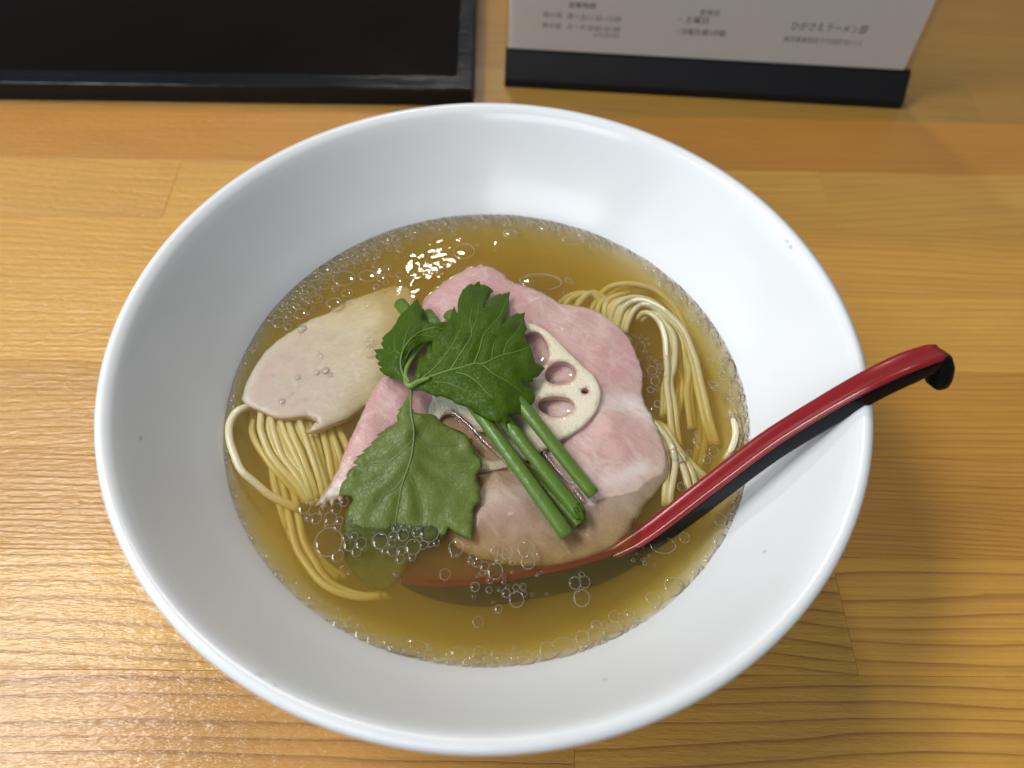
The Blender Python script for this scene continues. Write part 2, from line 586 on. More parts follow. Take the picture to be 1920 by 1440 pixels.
M_STEM = simple('sprig_stem', (0.17, 0.26, 0.05), 0.4)
M_STALK = stalk_mat()
M_NOODLE = noodle_mat()
M_LOTUS = lotus_mat()
M_RED = lacquer('red_lacquer', (0.20, 0.007, 0.009), 0.10)
M_BLACK = lacquer('black_lacquer', (0.002, 0.002, 0.003), 0.14, 0.14, 0.0)
M_TRAY = tray_mat('tray_floor_lacquer', (0.004, 0.0022, 0.0012), 0.16, 0.04, 0.10)
M_TRAYR = tray_mat('tray_rim_lacquer', (0.004, 0.0045, 0.006), 0.14, 0.6, 0.22)
M_BASE = simple('black_matt_plastic', (0.007, 0.007, 0.008), 0.5, Specular_IOR_Level=0.2)
M_PAPER = simple('menu_paper', (0.86, 0.85, 0.83), 0.6)
M_INK = simple('printed_ink', (0.03, 0.028, 0.026), 0.6)
M_INK2 = simple('faded_ink', (0.18, 0.175, 0.17), 0.6)


def acrylic_mat():
    t = NT('clear_acrylic')
    return t.finish(wet_film(t, 0.04, 1.25, tint=(0.96, 0.96, 0.96)))


M_ACRYL = acrylic_mat()
_t = NT('broth_film')
M_FILM = _t.finish(wet_film(_t, 0.04, 1.33))

# ------------------------------------------------------------------ the counter: glued pine staves
SLOPE = 0.029                                  # the staves run slightly askew to the camera
RZ = math.atan(SLOPE)
TW, TY0, ROW = 62.0, -22.7, 3.9
tb = []
for x in (-TW, TW):
    for y in (-24.0, 58.0):
        for z in (-3.2, -0.42): tb.append((x, y, z))
table = make('table_top', tb, [(0, 1, 3, 2), (4, 6, 7, 5), (0, 4, 5, 1), (2, 3, 7, 6), (0, 2, 6, 4), (1, 5, 7, 3)],
             simple('pine_core', (0.40, 0.22, 0.08), 0.6), smooth=False)
table.rotation_euler = (0, 0, RZ)
tag(table, 'glued pine counter of honey coloured staves', None, None, 'structure')

known = {2: [2.7], 3: [11.8], 8: [-15.0, 15.6], 10: [25.2], 4: [-36, 30], 5: [-28, 36], 6: [-33, 27],
         7: [-40, 24], 9: [-38, 38]}
rng = random.Random(3)
#         tone                    dark line              rings/m  line  bend
STY = {
    9: ((0.551, 0.255, 0.046), (0.370, 0.142, 0.021), 420, 0.55, 0.00),
    8: ((0.636, 0.345, 0.079), (0.420, 0.185, 0.035), 200, 0.55, -0.16),
    7: ((0.636, 0.340, 0.073), (0.420, 0.180, 0.032), 330, 0.70, 0.02),
    6: ((0.657, 0.355, 0.076), (0.460, 0.214, 0.038), 260, 0.60, 0.00),
    5: ((0.572, 0.275, 0.053), (0.380, 0.152, 0.025), 330, 0.70, 0.00),
    4: ((0.583, 0.290, 0.056), (0.350, 0.138, 0.021), 420, 0.80, 0.00),
    3: ((0.636, 0.330, 0.069), (0.340, 0.133, 0.021), 190, 0.95, -0.08),
    2: ((0.604, 0.310, 0.066), (0.310, 0.119, 0.018), 200, 1.05, 0.05),
}


def plank(x0, x1, y0, y1, mat):
    bv, g = 0.012, 0.0025
    x0 += g; x1 -= g; y0 += g; y1 -= g
    cx, cy = (x0 + x1) / 2, (y0 + y1) / 2
    hx, hy = (x1 - x0) / 2, (y1 - y0) / 2
    V = []
    for (ix, z) in ((0, -0.4), (0, -bv), (bv, 0.0)):
        V += [(-hx + ix, -hy + ix, z), (hx - ix, -hy + ix, z), (hx - ix, hy - ix, z), (-hx + ix, hy - ix, z)]
    F = [(3, 2, 1, 0), (8, 9, 10, 11)]
    for k in (0, 4):
        for j in range(4):
            a, b = k + j, k + (j + 1) % 4
            F.append((a, b, b + 4, a + 4))
    o = make('plank', V, F, mat, table, smooth=False)
    o.location = (cx * CM, cy * CM, 0)
    return o


for r in range(0, 20):
    y0 = TY0 + 3.9 * 2 + (r - 2) * ROW - 3.9 + 0.1
    y0 = -11.0 + (r - 2) * ROW
    cuts = [-TW] + known.get(r, sorted(rng.uniform(-50, 50) for _ in range(2))) + [TW]
    for i in range(len(cuts) - 1):
        tone, dark, fq, ln, bd = STY.get(r, STY[rng.choice(list(STY))])
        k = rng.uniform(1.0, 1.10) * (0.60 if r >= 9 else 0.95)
        hue = rng.uniform(0.95, 1.05)
        if r == 9 and i == 1: k = 0.97
        wm = wood('pine_stave', r * 10 + i, fq * rng.uniform(0.85, 1.15), (tone[0] * k, tone[1] * k * hue * 0.99, tone[2] * k * 0.80),
                  rng.uniform(-0.04, 0.04) + bd * (1 if i % 2 else -1), tuple(v * min(1.0, k * 1.1) for v in dark), ln)
        plank(cuts[i], cuts[i + 1], y0, y0 + ROW, wm)

# ------------------------------------------------------------------ the bowl
ZB = 4.81                                      # broth level
inner = [(0.0, 1.45), (2.6, 1.48), (4.8, 1.78), (6.4, 2.60), (7.35, 3.70), (8.07, 4.81), (8.75, 5.68), (9.32, 6.52), (9.72, 7.18),
         (9.98, 7.62), (10.16, 7.86), (10.30, 7.96)]
outer = [(10.42, 7.93), (10.49, 7.80), (10.50, 7.62), (10.36, 7.28), (10.05, 6.75), (9.3, 5.55), (8.35, 4.1), (7.3, 2.75), (5.9, 1.6),
         (4.5, 1.02), (3.95, 0.80)]
prof = spline(inner + outer, 90)
prof[0, 0] = 0.0


def lathe(name, pr, mat, parent=None, seg=160):
    V, F = [], []
    ang = np.linspace(0, 2 * math.pi, seg, endpoint=False)
    for r, z in pr:
        for a in ang: V.append((r * math.cos(a), r * math.sin(a), z))
    n = len(pr)
    for i in range(n - 1):
        for j in range(seg):
            a, b = i * seg + j, i * seg + (j + 1) % seg
            F.append((a, b, b + seg, a + seg))
    return make(name, V, F, mat, parent)


bowl = empty('ramen_bowl')
tag(bowl, 'large white porcelain ramen bowl with flared rim on the pine counter', 'bowl')
prof[0, 0] = 0.02
lathe('bowl_wall', prof, M_CERAMIC, bowl)
foot = spline([(3.3, 1.2), (3.35, 0.5), (3.45, 0.06), (3.6, 0.0), (3.8, 0.04), (3.95, 0.4), (4.05, 1.0)], 24)
lathe('foot_ring', foot, M_CERAMIC, bowl, 96)


def wall_r(z):
    zz = [p[1] for p in inner]; rr = [p[0] for p in inner]
    return float(np.interp(z, zz, rr))


# ------------------------------------------------------------------ noodles
def cA(o, s): return lambda L: [((x / s) + o[0], (y / s) + o[1], *q) for (x, y, *q) in L]


z2 = cA((900, 400), 3.692)
z3 = cA((420, 760), 3.692)
z6 = cA((1150, 600), 2.743)
leafA = cA((690, 520), 5.647)
leafB = cA((690, 660), 5.647)
leafC = cA((620, 760), 5.647)
D = cA((580, 480), 2.2857)


def noodle(pts, r=0.102, label='', group=''):
    p = np.array([P(x, y, ZB + z) for x, y, z in pts])
    n = max(14, int(np.linalg.norm(np.diff(p, axis=0), axis=1).sum() / 0.16))
    path = spline(p, n)
    for i in range(n):
        w = Vector((path[i][0] * 1.1, path[i][1] * 1.1, 5.0))
        path[i] += np.array([noise.noise(w), noise.noise(w + Vector((7, 3, 1))), 0]) * 0.05
        rr = math.hypot(path[i][0], path[i][1]); lim = wall_r(path[i][2]) - r - 0.03
        if rr > lim:
            path[i][0] *= lim / rr; path[i][1] *= lim / rr
    o = tube('noodle', path, r * random.uniform(0.93, 1.06), M_NOODLE, None, 10, 0.9, square=0.35)
    return tag(o, label, 'noodle', group)


RIGHT, LEFT = [], []
LR = 'thin pale wheat noodle looping through the broth between the pork and the spoon handle'
GR = 'noodles looping beside the pork'
LRS = ['outermost faint noodle loop, deepest arch nearest the bowl wall', None, 'longest noodle of the loop, sweeping from the pork edge down to the spoon']
for L in (
    z2([(760, 640, -.75), (840, 552, -.60), (900, 507, -.45), (1000, 489, -.35), (1100, 494, -.35), (1200, 528, -.38), (1300, 598, -.42), (1370, 680, -.5), (1412, 770, -.6), (1440, 900, -.72), (1460, 1080, -.9)]),
    z2([(925, 800, -.42), (912, 720, -.3), (935, 645, -.2), (1000, 596, -.14), (1080, 582, -.12), (1180, 604, -.16), (1262, 662, -.26), (1350, 760, -.42), (1400, 900, -.6), (1420, 1100, -.8)]),
    z2([(955, 820, -.36), (962, 745, -.24), (992, 662, -.14), (1060, 614, -.09), (1130, 606, -.08), (1230, 645, -.08), (1325, 712, -.09), (1400, 802, -.11), (1452, 900, -.14), (1492, 1010, -.18), (1524, 1150, -.24), (1560, 1300, -.33), (1592, 1440, -.46), (1640, 1600, -.7)]),
    z2([(1010, 830, -.3), (1020, 765, -.2), (1062, 682, -.12), (1130, 636, -.08), (1205, 652, -.09), (1262, 700, -.13), (1340, 770, -.2), (1392, 860, -.3), (1420, 980, -.42), (1432, 1160, -.6), (1440, 1320, -.85)]),
    z2([(1070, 740, -.35), (1130, 694, -.2), (1200, 708, -.12), (1252, 770, -.08), (1282, 870, -.07), (1292, 1000, -.09), (1292, 1150, -.14), (1304, 1300, -.2), (1320, 1440, -.3), (1350, 1600, -.5)]),
    z2([(1160, 690, -.28), (1222, 700, -.18), (1290, 772, -.13), (1342, 850, -.11), (1358, 950, -.13), (1342, 1060, -.18), (1312, 1160, -.25), (1290, 1280, -.4), (1280, 1400, -.6)]),
    z2([(560, 690, -.7), (590, 630, -.5), (640, 585, -.4), (735, 560, -.38), (800, 575, -.4), (860, 640, -.55)]),
    z2([(640, 700, -.6), (690, 620, -.42), (750, 565, -.36), (800, 556, -.4), (880, 600, -.5)]),
    z2([(880, 780, -.4), (860, 690, -.3), (880, 606, -.3), (940, 570, -.36), (1010, 560, -.45)]),
    z2([(820, 760, -.5), (810, 680, -.42), (840, 615, -.42), (880, 590, -.5)]),
    z6([(360, 130, -.5), (384, 250, -.45), (376, 400, -.5), (400, 560, -.7)]),
    z6([(330, 240, -.7), (350, 350, -.6), (330, 470, -.6), (300, 600, -.75)]),
    z6([(160, 470, -.4), (215, 535, -.18), (286, 620, -.10), (318, 715, -.09), (312, 800, -.12), (296, 890, -.2), (290, 960, -.35)]),
    z6([(180, 520, -.5), (240, 560, -.3), (300, 660, -.2), (352, 750, -.16), (386, 850, -.16), (410, 930, -.3)]),
    z6([(330, 660, -.4), (390, 730, -.3), (450, 790, -.32), (540, 850, -.5)]),
    z6([(600, 470, -.2), (616, 530, -.03), (628, 590, .02), (612, 650, .0), (570, 720, -.2)]),
    z6([(420, 330, -.9), (460, 480, -.85), (470, 620, -.9), (440, 760, -1.0)]),
):
    RIGHT.append(L)
    noodle(L, label=(LRS.pop(0) if LRS else None) or LR, group=GR)

LL = 'thin pale wheat noodle running down under the broth below the chicken slice'
GL = 'noodles hanging below the chicken'
for L in (
    z3([(250, 20, -.35), (250, 90, -.22), (252, 180, -.2), (290, 290, -.24), (370, 392, -.3), (450, 490, -.38), (525, 592, -.5), (590, 680, -.65)]),
    z3([(320, 30, -.35), (322, 90, -.25), (342, 200, -.24), (400, 330, -.28), (472, 432, -.33), (542, 555, -.4), (610, 660, -.55)]),
    z3([(385, 40, -.4), (392, 110, -.3), (422, 205, -.28), (490, 330, -.3), (544, 450, -.35), (584, 590, -.45), (620, 690, -.6)]),
    z3([(445, 60, -.45), (455, 120, -.35), (482, 222, -.32), (552, 375, -.36), (600, 520, -.45), (640, 640, -.6)]),
    z3([(525, 60, -.4), (534, 120, -.3), (562, 232, -.28), (622, 382, -.3), (660, 520, -.4), (690, 640, -.55)]),
    z3([(575, 130, -.5), (592, 222, -.4), (642, 362, -.4), (682, 540, -.5), (710, 640, -.65)]),
    z3([(670, 120, -.5), (684, 200, -.42), (722, 335, -.42), (746, 470, -.5), (780, 600, -.7)]),
    z3([(725, 110, -.55), (744, 190, -.48), (792, 325, -.48), (830, 450, -.6)]),
    z3([(325, 330, -.8), (334, 400, -.62), (342, 520, -.55), (372, 650, -.55), (402, 760, -.65), (440, 860, -.8)]),
    z3([(395, 440, -.85), (402, 525, -.7), (422, 650, -.65), (452, 800, -.62), (492, 950, -.62), (600, 1150, -.62), (750, 1275, -.62), (900, 1325, -.66), (1090, 1322, -.8)]),
    z3([(355, 430, -.95), (372, 560, -.75), (412, 740, -.75), (470, 930, -.85)]),
    z3([(470, 700, -1.0), (520, 900, -.9), (640, 1080, -.9), (800, 1190, -1.0)]),
):
    LEFT.append(L)
    noodle(L, label=LL, group=GL)
nr_ = random.Random(5)
for src, lab, grp, dx, dy, times in ((RIGHT, LR, GR, 9, 5, 1), (LEFT, LL, GL, 11, 3, 2)):
    for L in src:
        for t_ in range(times):
            sx = nr_.choice((-1, 1)) * nr_.uniform(.8, 1.5) * dx
            sy = nr_.uniform(-1, 1) * dy
            k1, k2 = nr_.uniform(0, 6), nr_.uniform(.5, 1.1)
            noodle([(x + sx + 3 * math.sin(k1 + i * k2), y + sy, min(z - .10 - .10 * t_ + .04 * math.sin(k1 + i), -.13)) for i, (x, y, z) in enumerate(L)], label=lab, group=grp)
noodle(z3([(190, 15, -.3), (130, 22, -.02), (80, 52, .05), (42, 128, .07), (40, 230, .06), (62, 330, .02), (112, 440, -.06), (200, 532, -.16), (300, 612, -.28), (400, 668, -.42), (520, 720, -.6)]), 0.125,
       'single pale noodle arching along the bowl wall beside the chicken tip', 'noodles hanging below the chicken')

# ------------------------------------------------------------------ chicken slice
c1 = cA((420, 400), 3.692)
chick = c1([(122, 1290), (130, 1240), (150, 1180), (200, 1080), (280, 960), (370, 880), (490, 800), (600, 730), (720, 690), (850, 602), (960, 568),
            (1080, 528), (1180, 500), (1270, 510), (1325, 560), (1345, 660), (1345, 780), (1290, 930), (1220, 1060), (1130, 1180), (1040, 1290),
            (930, 1375), (850, 1432), (760, 1462), (700, 1492), (625, 1518), (578, 1520), (598, 1480), (636, 1444), (600, 1420), (560, 1412), (500, 1418), (430, 1428),
            (350, 1420), (270, 1384), (200, 1358), (140, 1320)])
chick = densify(chick, 7, 0.5)
zch = rbf(c1([(120, 1290, -.03), (150, 1180, -.035), (300, 1000, -.05), (280, 955, -.05), (260, 1300, -.04), (430, 1425, -.035), (350, 1415, -.035), (500, 1150, -.05), (600, 900, -.065), (560, 740, -.10), (780, 1000, -.05),
              (800, 1300, -.03), (600, 1500, -.03), (850, 640, -.16), (900, 850, -.08), (1000, 1100, -.07), (1100, 700, -.16), (1180, 510, -.36), (1330, 620, -.42), (1300, 900, -.4), (950, 1360, -.2)]))


def relief_noise(scale, amp):
    def f(v): return np.array([amp * (noise.noise(Vector((x * scale, y * scale, 1.7))) + 0.5 * noise.noise(Vector((x * scale * 2.3, y * scale * 2.3, 9.2)))) for x, y in v])
    return f


pk = rbf(c1([(150, 1200, .75), (300, 1000, .7), (480, 860, .85), (330, 1250, .7), (600, 1000, .35), (600, 1330, .45), (400, 1400, .3), (800, 900, .1), (900, 1200, .0), (1100, 650, -.1), (700, 700, .1), (1000, 1000, 0)]))
c_edge = np.array(c1([(122, 1290), (150, 1180), (280, 950), (490, 795), (720, 680)]))
chicken = slab('chicken_slice', chick, lambda v: ZB + zch(v) - 0.12, 0.26, 7, 12, M_CHICK,
               relief=relief_noise(0.022, 0.012),
               attrs={'pink': lambda v: pk(v), 'patch': lambda v: np.zeros(len(v)),
                      'seam': lambda v: np.exp(-(seg_dist(v, c_edge, False) / 12.0) ** 2) * 0.9})
tag(chicken, 'pale poached chicken breast slice half sunk in the broth', 'meat slice')

# ------------------------------------------------------------------ pork slice
pork_o = D([(487, 205), (505, 175), (560, 128), (620, 84), (680, 50), (740, 38), (790, 48), (830, 75), (852, 98), (900, 122), (960, 138), (1020, 168), (1080, 205), (1130, 212),
            (1200, 224), (1260, 250), (1320, 298), (1370, 350), (1405, 420), (1426, 480), (1434, 540), (1430, 590), (1442, 640), (1470, 690), (1495, 740), (1530, 830),
            (1545, 900), (1540, 955), (1505, 985), (1470, 1035), (1440, 1058), (1422, 1108), (1388, 1140), (1372, 1190), (1300, 1248), (1200, 1296), (1100, 1322), (1000, 1332),
            (900, 1330), (800, 1316), (700, 1286), (640, 1256), (600, 1212), (575, 1140), (540, 1080), (460, 1040), (360, 1010), (270, 1000), (200, 1016), (150, 1030), (140, 1065), (118, 1040), (96, 1078),
            (82, 1050), (58, 1092), (48, 1066), (22, 1072), (40, 1044), (80, 990), (120, 920), (150, 840), (200, 730), (250, 620), (290, 548), (322, 508), (380, 470), (430, 390), (470, 290)])
pork_o = densify(pork_o, 6, 0.7)
zpk = rbf(D([(500, 190, .12), (620, 90, .14), (740, 45, .10), (700, 150, .38), (850, 110, .10), (900, 220, .34), (1080, 210, .10), (1120, 270, .30), (1260, 255, .10), (1250, 380, .30), (1400, 430, .08),
             (1330, 500, .22), (1430, 560, .02), (1340, 610, .05), (1440, 650, .02), (1290, 740, .34), (1400, 800, .24), (1530, 860, -.02), (1180, 800, .14), (1240, 930, .12), (1400, 980, .0), (1530, 960, -.1), (1440, 1060, -.16),
             (1300, 1120, -.14), (1372, 1190, -.34), (1200, 1290, -.42), (1100, 1150, -.12), (1000, 1330, -.5), (900, 1200, -.14), (850, 1110, -.03), (800, 1310, -.5), (620, 1230, -.4), (720, 1150, -.10),
             (900, 980, -.12), (900, 850, -.24), (750, 750, -.24), (600, 650, -.22), (700, 500, .0), (1000, 600, .04), (500, 500, .22), (330, 520, .30), (390, 620, .22), (290, 560, .26), (260, 720, .30), (170, 810, .16), (250, 880, .18),
             (110, 950, .06), (180, 980, .04), (60, 1080, -.06), (300, 1000, -.02), (500, 900, .0), (560, 1080, -.2), (600, 400, .3)]))
ppk = rbf(D([(700, 100, .75), (560, 190, .8), (850, 200, 1.1), (960, 190, .75), (1100, 250, .55), (1250, 300, .45), (1180, 350, .7), (1330, 430, 1.15), (1300, 520, .95), (1180, 480, .7), (1380, 600, .35), (1270, 600, .45), (1280, 720, .8), (1400, 760, .75), (1330, 880, .65), (1150, 850, .6),
             (1470, 900, .2), (1300, 1000, .15), (1400, 1100, .1), (1100, 1150, .2), (900, 960, .2), (850, 1120, .35), (1000, 1250, .15), (700, 1200, .25), (300, 600, .95), (250, 720, .9), (190, 830, .8), (130, 960, .4), (60, 1060, .1), (700, 600, .6)]))
patch = np.array(D([(700, 1110), (740, 1080), (820, 1062), (900, 1052), (955, 1065), (978, 1100), (978, 1160), (950, 1205), (900, 1235), (830, 1240), (760, 1230), (715, 1180)]))
seams = [np.array(D([(1090, 690), (1200, 640), (1300, 622), (1390, 632), (1470, 690)])), np.array(D([(1180, 930), (1230, 960), (1330, 950), (1430, 900)])),
         np.array(D([(720, 1060), (800, 1020), (900, 1000), (960, 1010)])), np.array(D([(60, 1070), (130, 990), (190, 980)]))]
pork = slab('pork_slice', pork_o, lambda v: ZB + zpk(v) - 0.08, 0.22, 12, 11, M_PORK, relief=relief_noise(0.03, 0.05),
            attrs={'pink': lambda v: ppk(v),
                   'patch': lambda v: np.where(inside(v, patch), 1.0, 0.0),
                   'seam': lambda v: np.max([np.exp(-(seg_dist(v, s, False) / 14.0) ** 2) for s in seams], axis=0)})
tag(pork, 'large rosy slice of rare roast pork under the lotus root and leaves', 'meat slice')


# ------------------------------------------------------------------ lotus root slice
def ell(cx, cy, a, b, rot, n=28, wob=0.06, seed=1):
    rr = random.Random(seed); k1, k2 = rr.uniform(0, 6), rr.uniform(0, 6)
    out = []
    for t in np.linspace(0, 2 * math.pi, n, endpoint=False):
        s = 1 + wob * math.sin(2 * t + k1) + wob * 0.6 * math.sin(3 * t + k2)
        x, y = a * s * math.cos(t), b * s * math.sin(t)
        out.append((cx + x * math.cos(rot) - y * math.sin(rot), cy + x * math.sin(rot) + y * math.cos(rot)))
    return out


lotus_o = spline(np.array([(985, 604), (1022, 618), (1056, 650), (1090, 684), (1114, 706), (1126, 735), (1119, 768), (1098, 794), (1074, 812), (1052, 824), (1022, 842), (982, 866), (930, 882), (880, 886),
                           (828, 866), (790, 826), (770, 782), (768, 742), (782, 700), (820, 650), (880, 614), (940, 602)]), 110, closed=True)
holes = [ell(1003, 656, 24, 34, -0.15, 30, .05, 1), ell(1051, 700, 29, 20, -0.30, 30, .05, 2), ell(1043, 762, 32, 19, 0.02, 30, .05, 3), ell(1097, 733.5, 6, 4.5, 0, 12, .03, 4),
         ell(916, 836, 36, 22, .55, 30, .05, 5), ell(797, 748, 11, 8, 0, 14, .05, 6), ell(857, 800, 32, 20, .5, 30, .05, 7), ell(890, 660, 30, 24, 0, 28, .05, 8), ell(838, 712, 26, 22, .3, 28, .05, 9), ell(945, 745, 8, 7, 0, 12, .03, 10)]
zlo = rbf([(985, 604, .46), (1060, 690, .44), (1120, 740, .36), (1060, 815, .18), (950, 870, -.14), (880, 880, -.17), (800, 830, -.16), (775, 750, -.09), (850, 700, .10), (900, 620, .36), (940, 740, .14), (900, 800, -.12), (1000, 780, .18)])
lotus = slab('lotus_root_slice', lotus_o, lambda v: ZB + zlo(v) + 0.0, 0.22, 2.4, 9, M_LOTUS, holes=[np.array(h) for h in holes],
             attrs={'rim': lambda v: np.exp(-(np.min([seg_dist(v, np.array(h)) for h in holes], axis=0) / 3.0) ** 2) * 0.85})
tag(lotus, 'cream coloured lotus root slice with oval holes lying on the pork', 'lotus root')

# ------------------------------------------------------------------ chive stalks
def stalk(a, b, za, zb, r, label, bend=0.0, sag=0.0):
    u = np.linspace(0, 1, 26)
    pts = []
    for t in u:
        x = a[0] + (b[0] - a[0]) * t; y = a[1] + (b[1] - a[1]) * t
        nx, ny = (b[1] - a[1]), -(b[0] - a[0]); L = math.hypot(nx, ny)
        x += nx / L * bend * math.sin(math.pi * t); y += ny / L * bend * math.sin(math.pi * t)
        pts.append(P(x, y, ZB + za + (zb - za) * t + sag * math.sin(math.pi * t)))
    rr_ = [r * 0.92 * (1 + .05 * math.sin(3 * t + r * 90)) for t in u]
    o = tube('chive_stalk', pts, rr_, M_STALK, None, 16, 0.88, hollow=0.72)
    return tag(o, label, 'chive', 'cut chive stalks under the leaf sprig')


stalk((750, 568), (1064, 1004), .20, .18, 0.245, 'longest bright green chive stalk, its cut end lowest over the pork', 0, .36)
frayed = stalk((800, 588), (1090, 968), .34, .14, 0.235, 'middle chive stalk with a frayed dark cut end', -4, .36)
stalk((842, 589), (1113, 928), .42, .22, 0.225, 'straight chive stalk crossing the lotus root edge, apart from the other two', 0, .40)
stalk((955, 850), (1086, 984), .10, .02, 0.17, 'thin chive stalk tucked beneath the frayed one', 3, .03)

# frayed end of the middle stalk
for k in range(9):
    a = P(1080 + random.uniform(-8, 8), 950 + random.uniform(-8, 8), ZB + .33)
    b = P(1092 + random.uniform(-10, 14), 972 + random.uniform(-12, 10), ZB + .24 + random.uniform(-.05, .12))
    tube('torn_fibre', spline([a, (a + b) / 2 + np.array([0, 0, .06]), b], 6), [.03, .05, .06, .05, .03, .01], M_LEAF, frayed, 6)

# ------------------------------------------------------------------ leaf sprig
sprig = empty('leaf_sprig', P(768, 724, ZB + 0.9))
tag(sprig, 'three lobed green mitsuba leaf sprig lying over the lotus root and chives', 'herb')
SP = np.array(P(768, 724, ZB + 0.9))


def on_sprig(o, parent=None):
    if parent is None:
        o.parent = sprig
        o.location = tuple(-SP * CM)
    else:
        o.parent = parent
    return o


def leaf(outline, zf, mat, veins, vmat, amp=0.085, thick=0.022, grid=8):
    vn = [np.array(v)[:, :2] for v, _ in veins]
    def rel(v):
        d = np.min([seg_dist(v, q, False) for q in vn], axis=0)
        n = relief_noise(0.045, amp)(v)
        return n * np.clip(d / 14, 0, 1) + 0.075 * (1 - np.exp(-(d / 10) ** 2))
    o = slab('leaf', outline, zf, thick, 2.2, grid, mat, relief=rel)
    on_sprig(o)
    for v, w in veins:
        q = spline(np.array(v)[:, :2], max(8, len(v) * 5))
        z = zf(q) + rel(q) + thick * 0.5
        path = [P(x, y, zz + 0.012) for (x, y), zz in zip(q, z)]
        tt = np.linspace(1, 0.35, len(path))
        t_ = tube('vein', path, w * 0.72 * tt, vmat, None, 6, 0.5)
        on_sprig(t_, o)
    return o


# broad dark leaflet
topo = leafA([(470, 1100), (500, 1010), (525, 930), (533, 850), (555, 862), (560, 800), (590, 858), (615, 800), (640, 740), (652, 700), (668, 752), (674, 712), (690, 660), (715, 640), (722, 610), (780, 570), (800, 558), (832, 470), (870, 430), (885, 370), (912, 303),
              (935, 362), (948, 382), (950, 270), (965, 210), (985, 172), (1000, 130), (1030, 108), (1050, 85), (1092, 63), (1108, 72), (1126, 80), (1150, 50), (1184, 40), (1190, 80), (1230, 74), (1270, 94), (1300, 115), (1334, 150), (1297, 165), (1290, 188),
              (1265, 230), (1242, 280), (1222, 318), (1275, 265), (1310, 215), (1350, 190), (1407, 168), (1413, 184), (1450, 165), (1507, 153), (1496, 200), (1490, 260), (1482, 370), (1452, 450), (1430, 482), (1500, 412), (1550, 395), (1577, 376), (1610, 386),
              (1664, 370), (1653, 430), (1666, 490), (1687, 550), (1650, 587), (1680, 650), (1720, 740), (1750, 830), (1775, 905), (1820, 925), (1877, 960), (1840, 1000), (1800, 1052), (1745, 1068), (1754, 1102), (1690, 1110), (1645, 1117), (1700, 1160),
              (1745, 1200), (1772, 1245)])
topo += leafB([(1764, 520), (1730, 558), (1722, 600), (1705, 642), (1660, 648), (1610, 662), (1540, 662), (1494, 668), (1530, 710), (1580, 770), (1615, 802), (1570, 805), (1510, 770), (1478, 752), (1490, 810), (1509, 893), (1475, 840), (1440, 760), (1402, 735),
               (1390, 772), (1340, 735), (1300, 725), (1230, 700), (1152, 660), (1120, 650), (1095, 600), (1035, 580), (930, 550), (890, 512), (830, 490), (772, 468), (722, 480), (680, 456), (600, 420), (540, 406), (480, 408), (455, 385), (448, 340)])
topo = densify(topo, 9)
ztop = rbf(leafA([(455, 1140, .92), (700, 1050, 1.02), (900, 980, 1.10), (1200, 900, 1.16), (600, 830, .95), (700, 660, 1.05), (900, 330, 1.0), (1000, 600, 1.25), (1180, 60, .62), (1330, 150, .5), (1150, 300, 1.05), (1500, 160, .55), (1400, 400, 1.0), (1660, 375, .66), (1600, 600, 1.0),
                  (1870, 960, .70), (1700, 900, .95), (1500, 1050, 1.05), (1770, 1250, .72), (1720, 1420, .62), (1600, 1580, .66), (1500, 1670, .60), (1400, 1520, .85), (1300, 1300, 1.12), (1000, 1200, 1.02), (900, 1330, .80), (1180, 1450, .78), (600, 1200, .85)]))
leaf(topo, lambda v: ZB + ztop(v), M_LEAF, [
    (leafA([(448, 1150), (560, 1085), (700, 1035), (870, 980), (1000, 950), (1120, 912), (1230, 910), (1330, 860), (1440, 815), (1560, 790), (1705, 740)]), .070),
    (leafA([(540, 1090), (680, 980), (800, 850), (900, 700), (985, 545), (1000, 450)]), .040),
    (leafA([(870, 980), (960, 840), (1040, 710), (1090, 640), (1100, 560), (1080, 470), (1100, 330)]), .042),
    (leafA([(1095, 580), (1160, 410), (1180, 200)]), .025),
    (leafA([(1125, 905), (1180, 770), (1220, 620), (1290, 530), (1400, 400), (1480, 220)]), .036),
    (leafA([(1310, 860), (1325, 740), (1360, 640)]), .022),
    (leafA([(1435, 800), (1480, 680), (1590, 560), (1640, 430)]), .026),
    (leafA([(930, 1000), (1060, 1040), (1170, 1120), (1230, 1190), (1330, 1290)]), .036),
    (leafA([(700, 1105), (850, 1120), (980, 1170), (1090, 1220)]), .030),
    (leafA([(1215, 925), (1330, 1020), (1480, 1105), (1640, 1220)]), .028),
], M_VEIN)

# small curled leaflet
left_o = leafA([(448, 1140), (400, 1125), (345, 1105), (330, 1085), (270, 1070), (228, 1062), (240, 1046), (200, 1045), (160, 1020), (128, 985), (118, 962), (157, 955), (110, 930), (98, 905), (127, 885), (85, 860), (74, 830), (97, 815), (63, 768), (100, 760), (167, 752), (145, 720), (135, 690), (157, 680),
                (150, 640), (190, 598), (240, 560), (300, 480), (310, 450), (325, 420), (360, 380), (400, 345), (430, 310), (465, 280), (485, 250), (527, 225), (545, 280), (570, 320), (592, 338), (585, 430), (640, 470), (700, 490), (770, 475), (840, 465), (880, 520), (840, 600), (760, 650), (700, 690),
                (640, 690), (570, 700), (520, 730), (480, 780), (430, 840), (400, 890), (382, 940), (392, 1010), (424, 1060), (455, 1110)])
left_o = densify(left_o, 9)
zle = rbf(leafA([(448, 1140, .92), (340, 1000, .92), (350, 800, 1.05), (230, 1060, .62), (65, 770, .52), (120, 900, .56), (250, 800, .85), (150, 650, .62), (300, 480, .68), (525, 230, .62), (500, 400, .80), (590, 430, .72), (460, 640, 1.02), (700, 540, .95), (850, 480, .80), (800, 620, .85), (600, 690, .80), (450, 810, .86), (390, 940, .88)]))
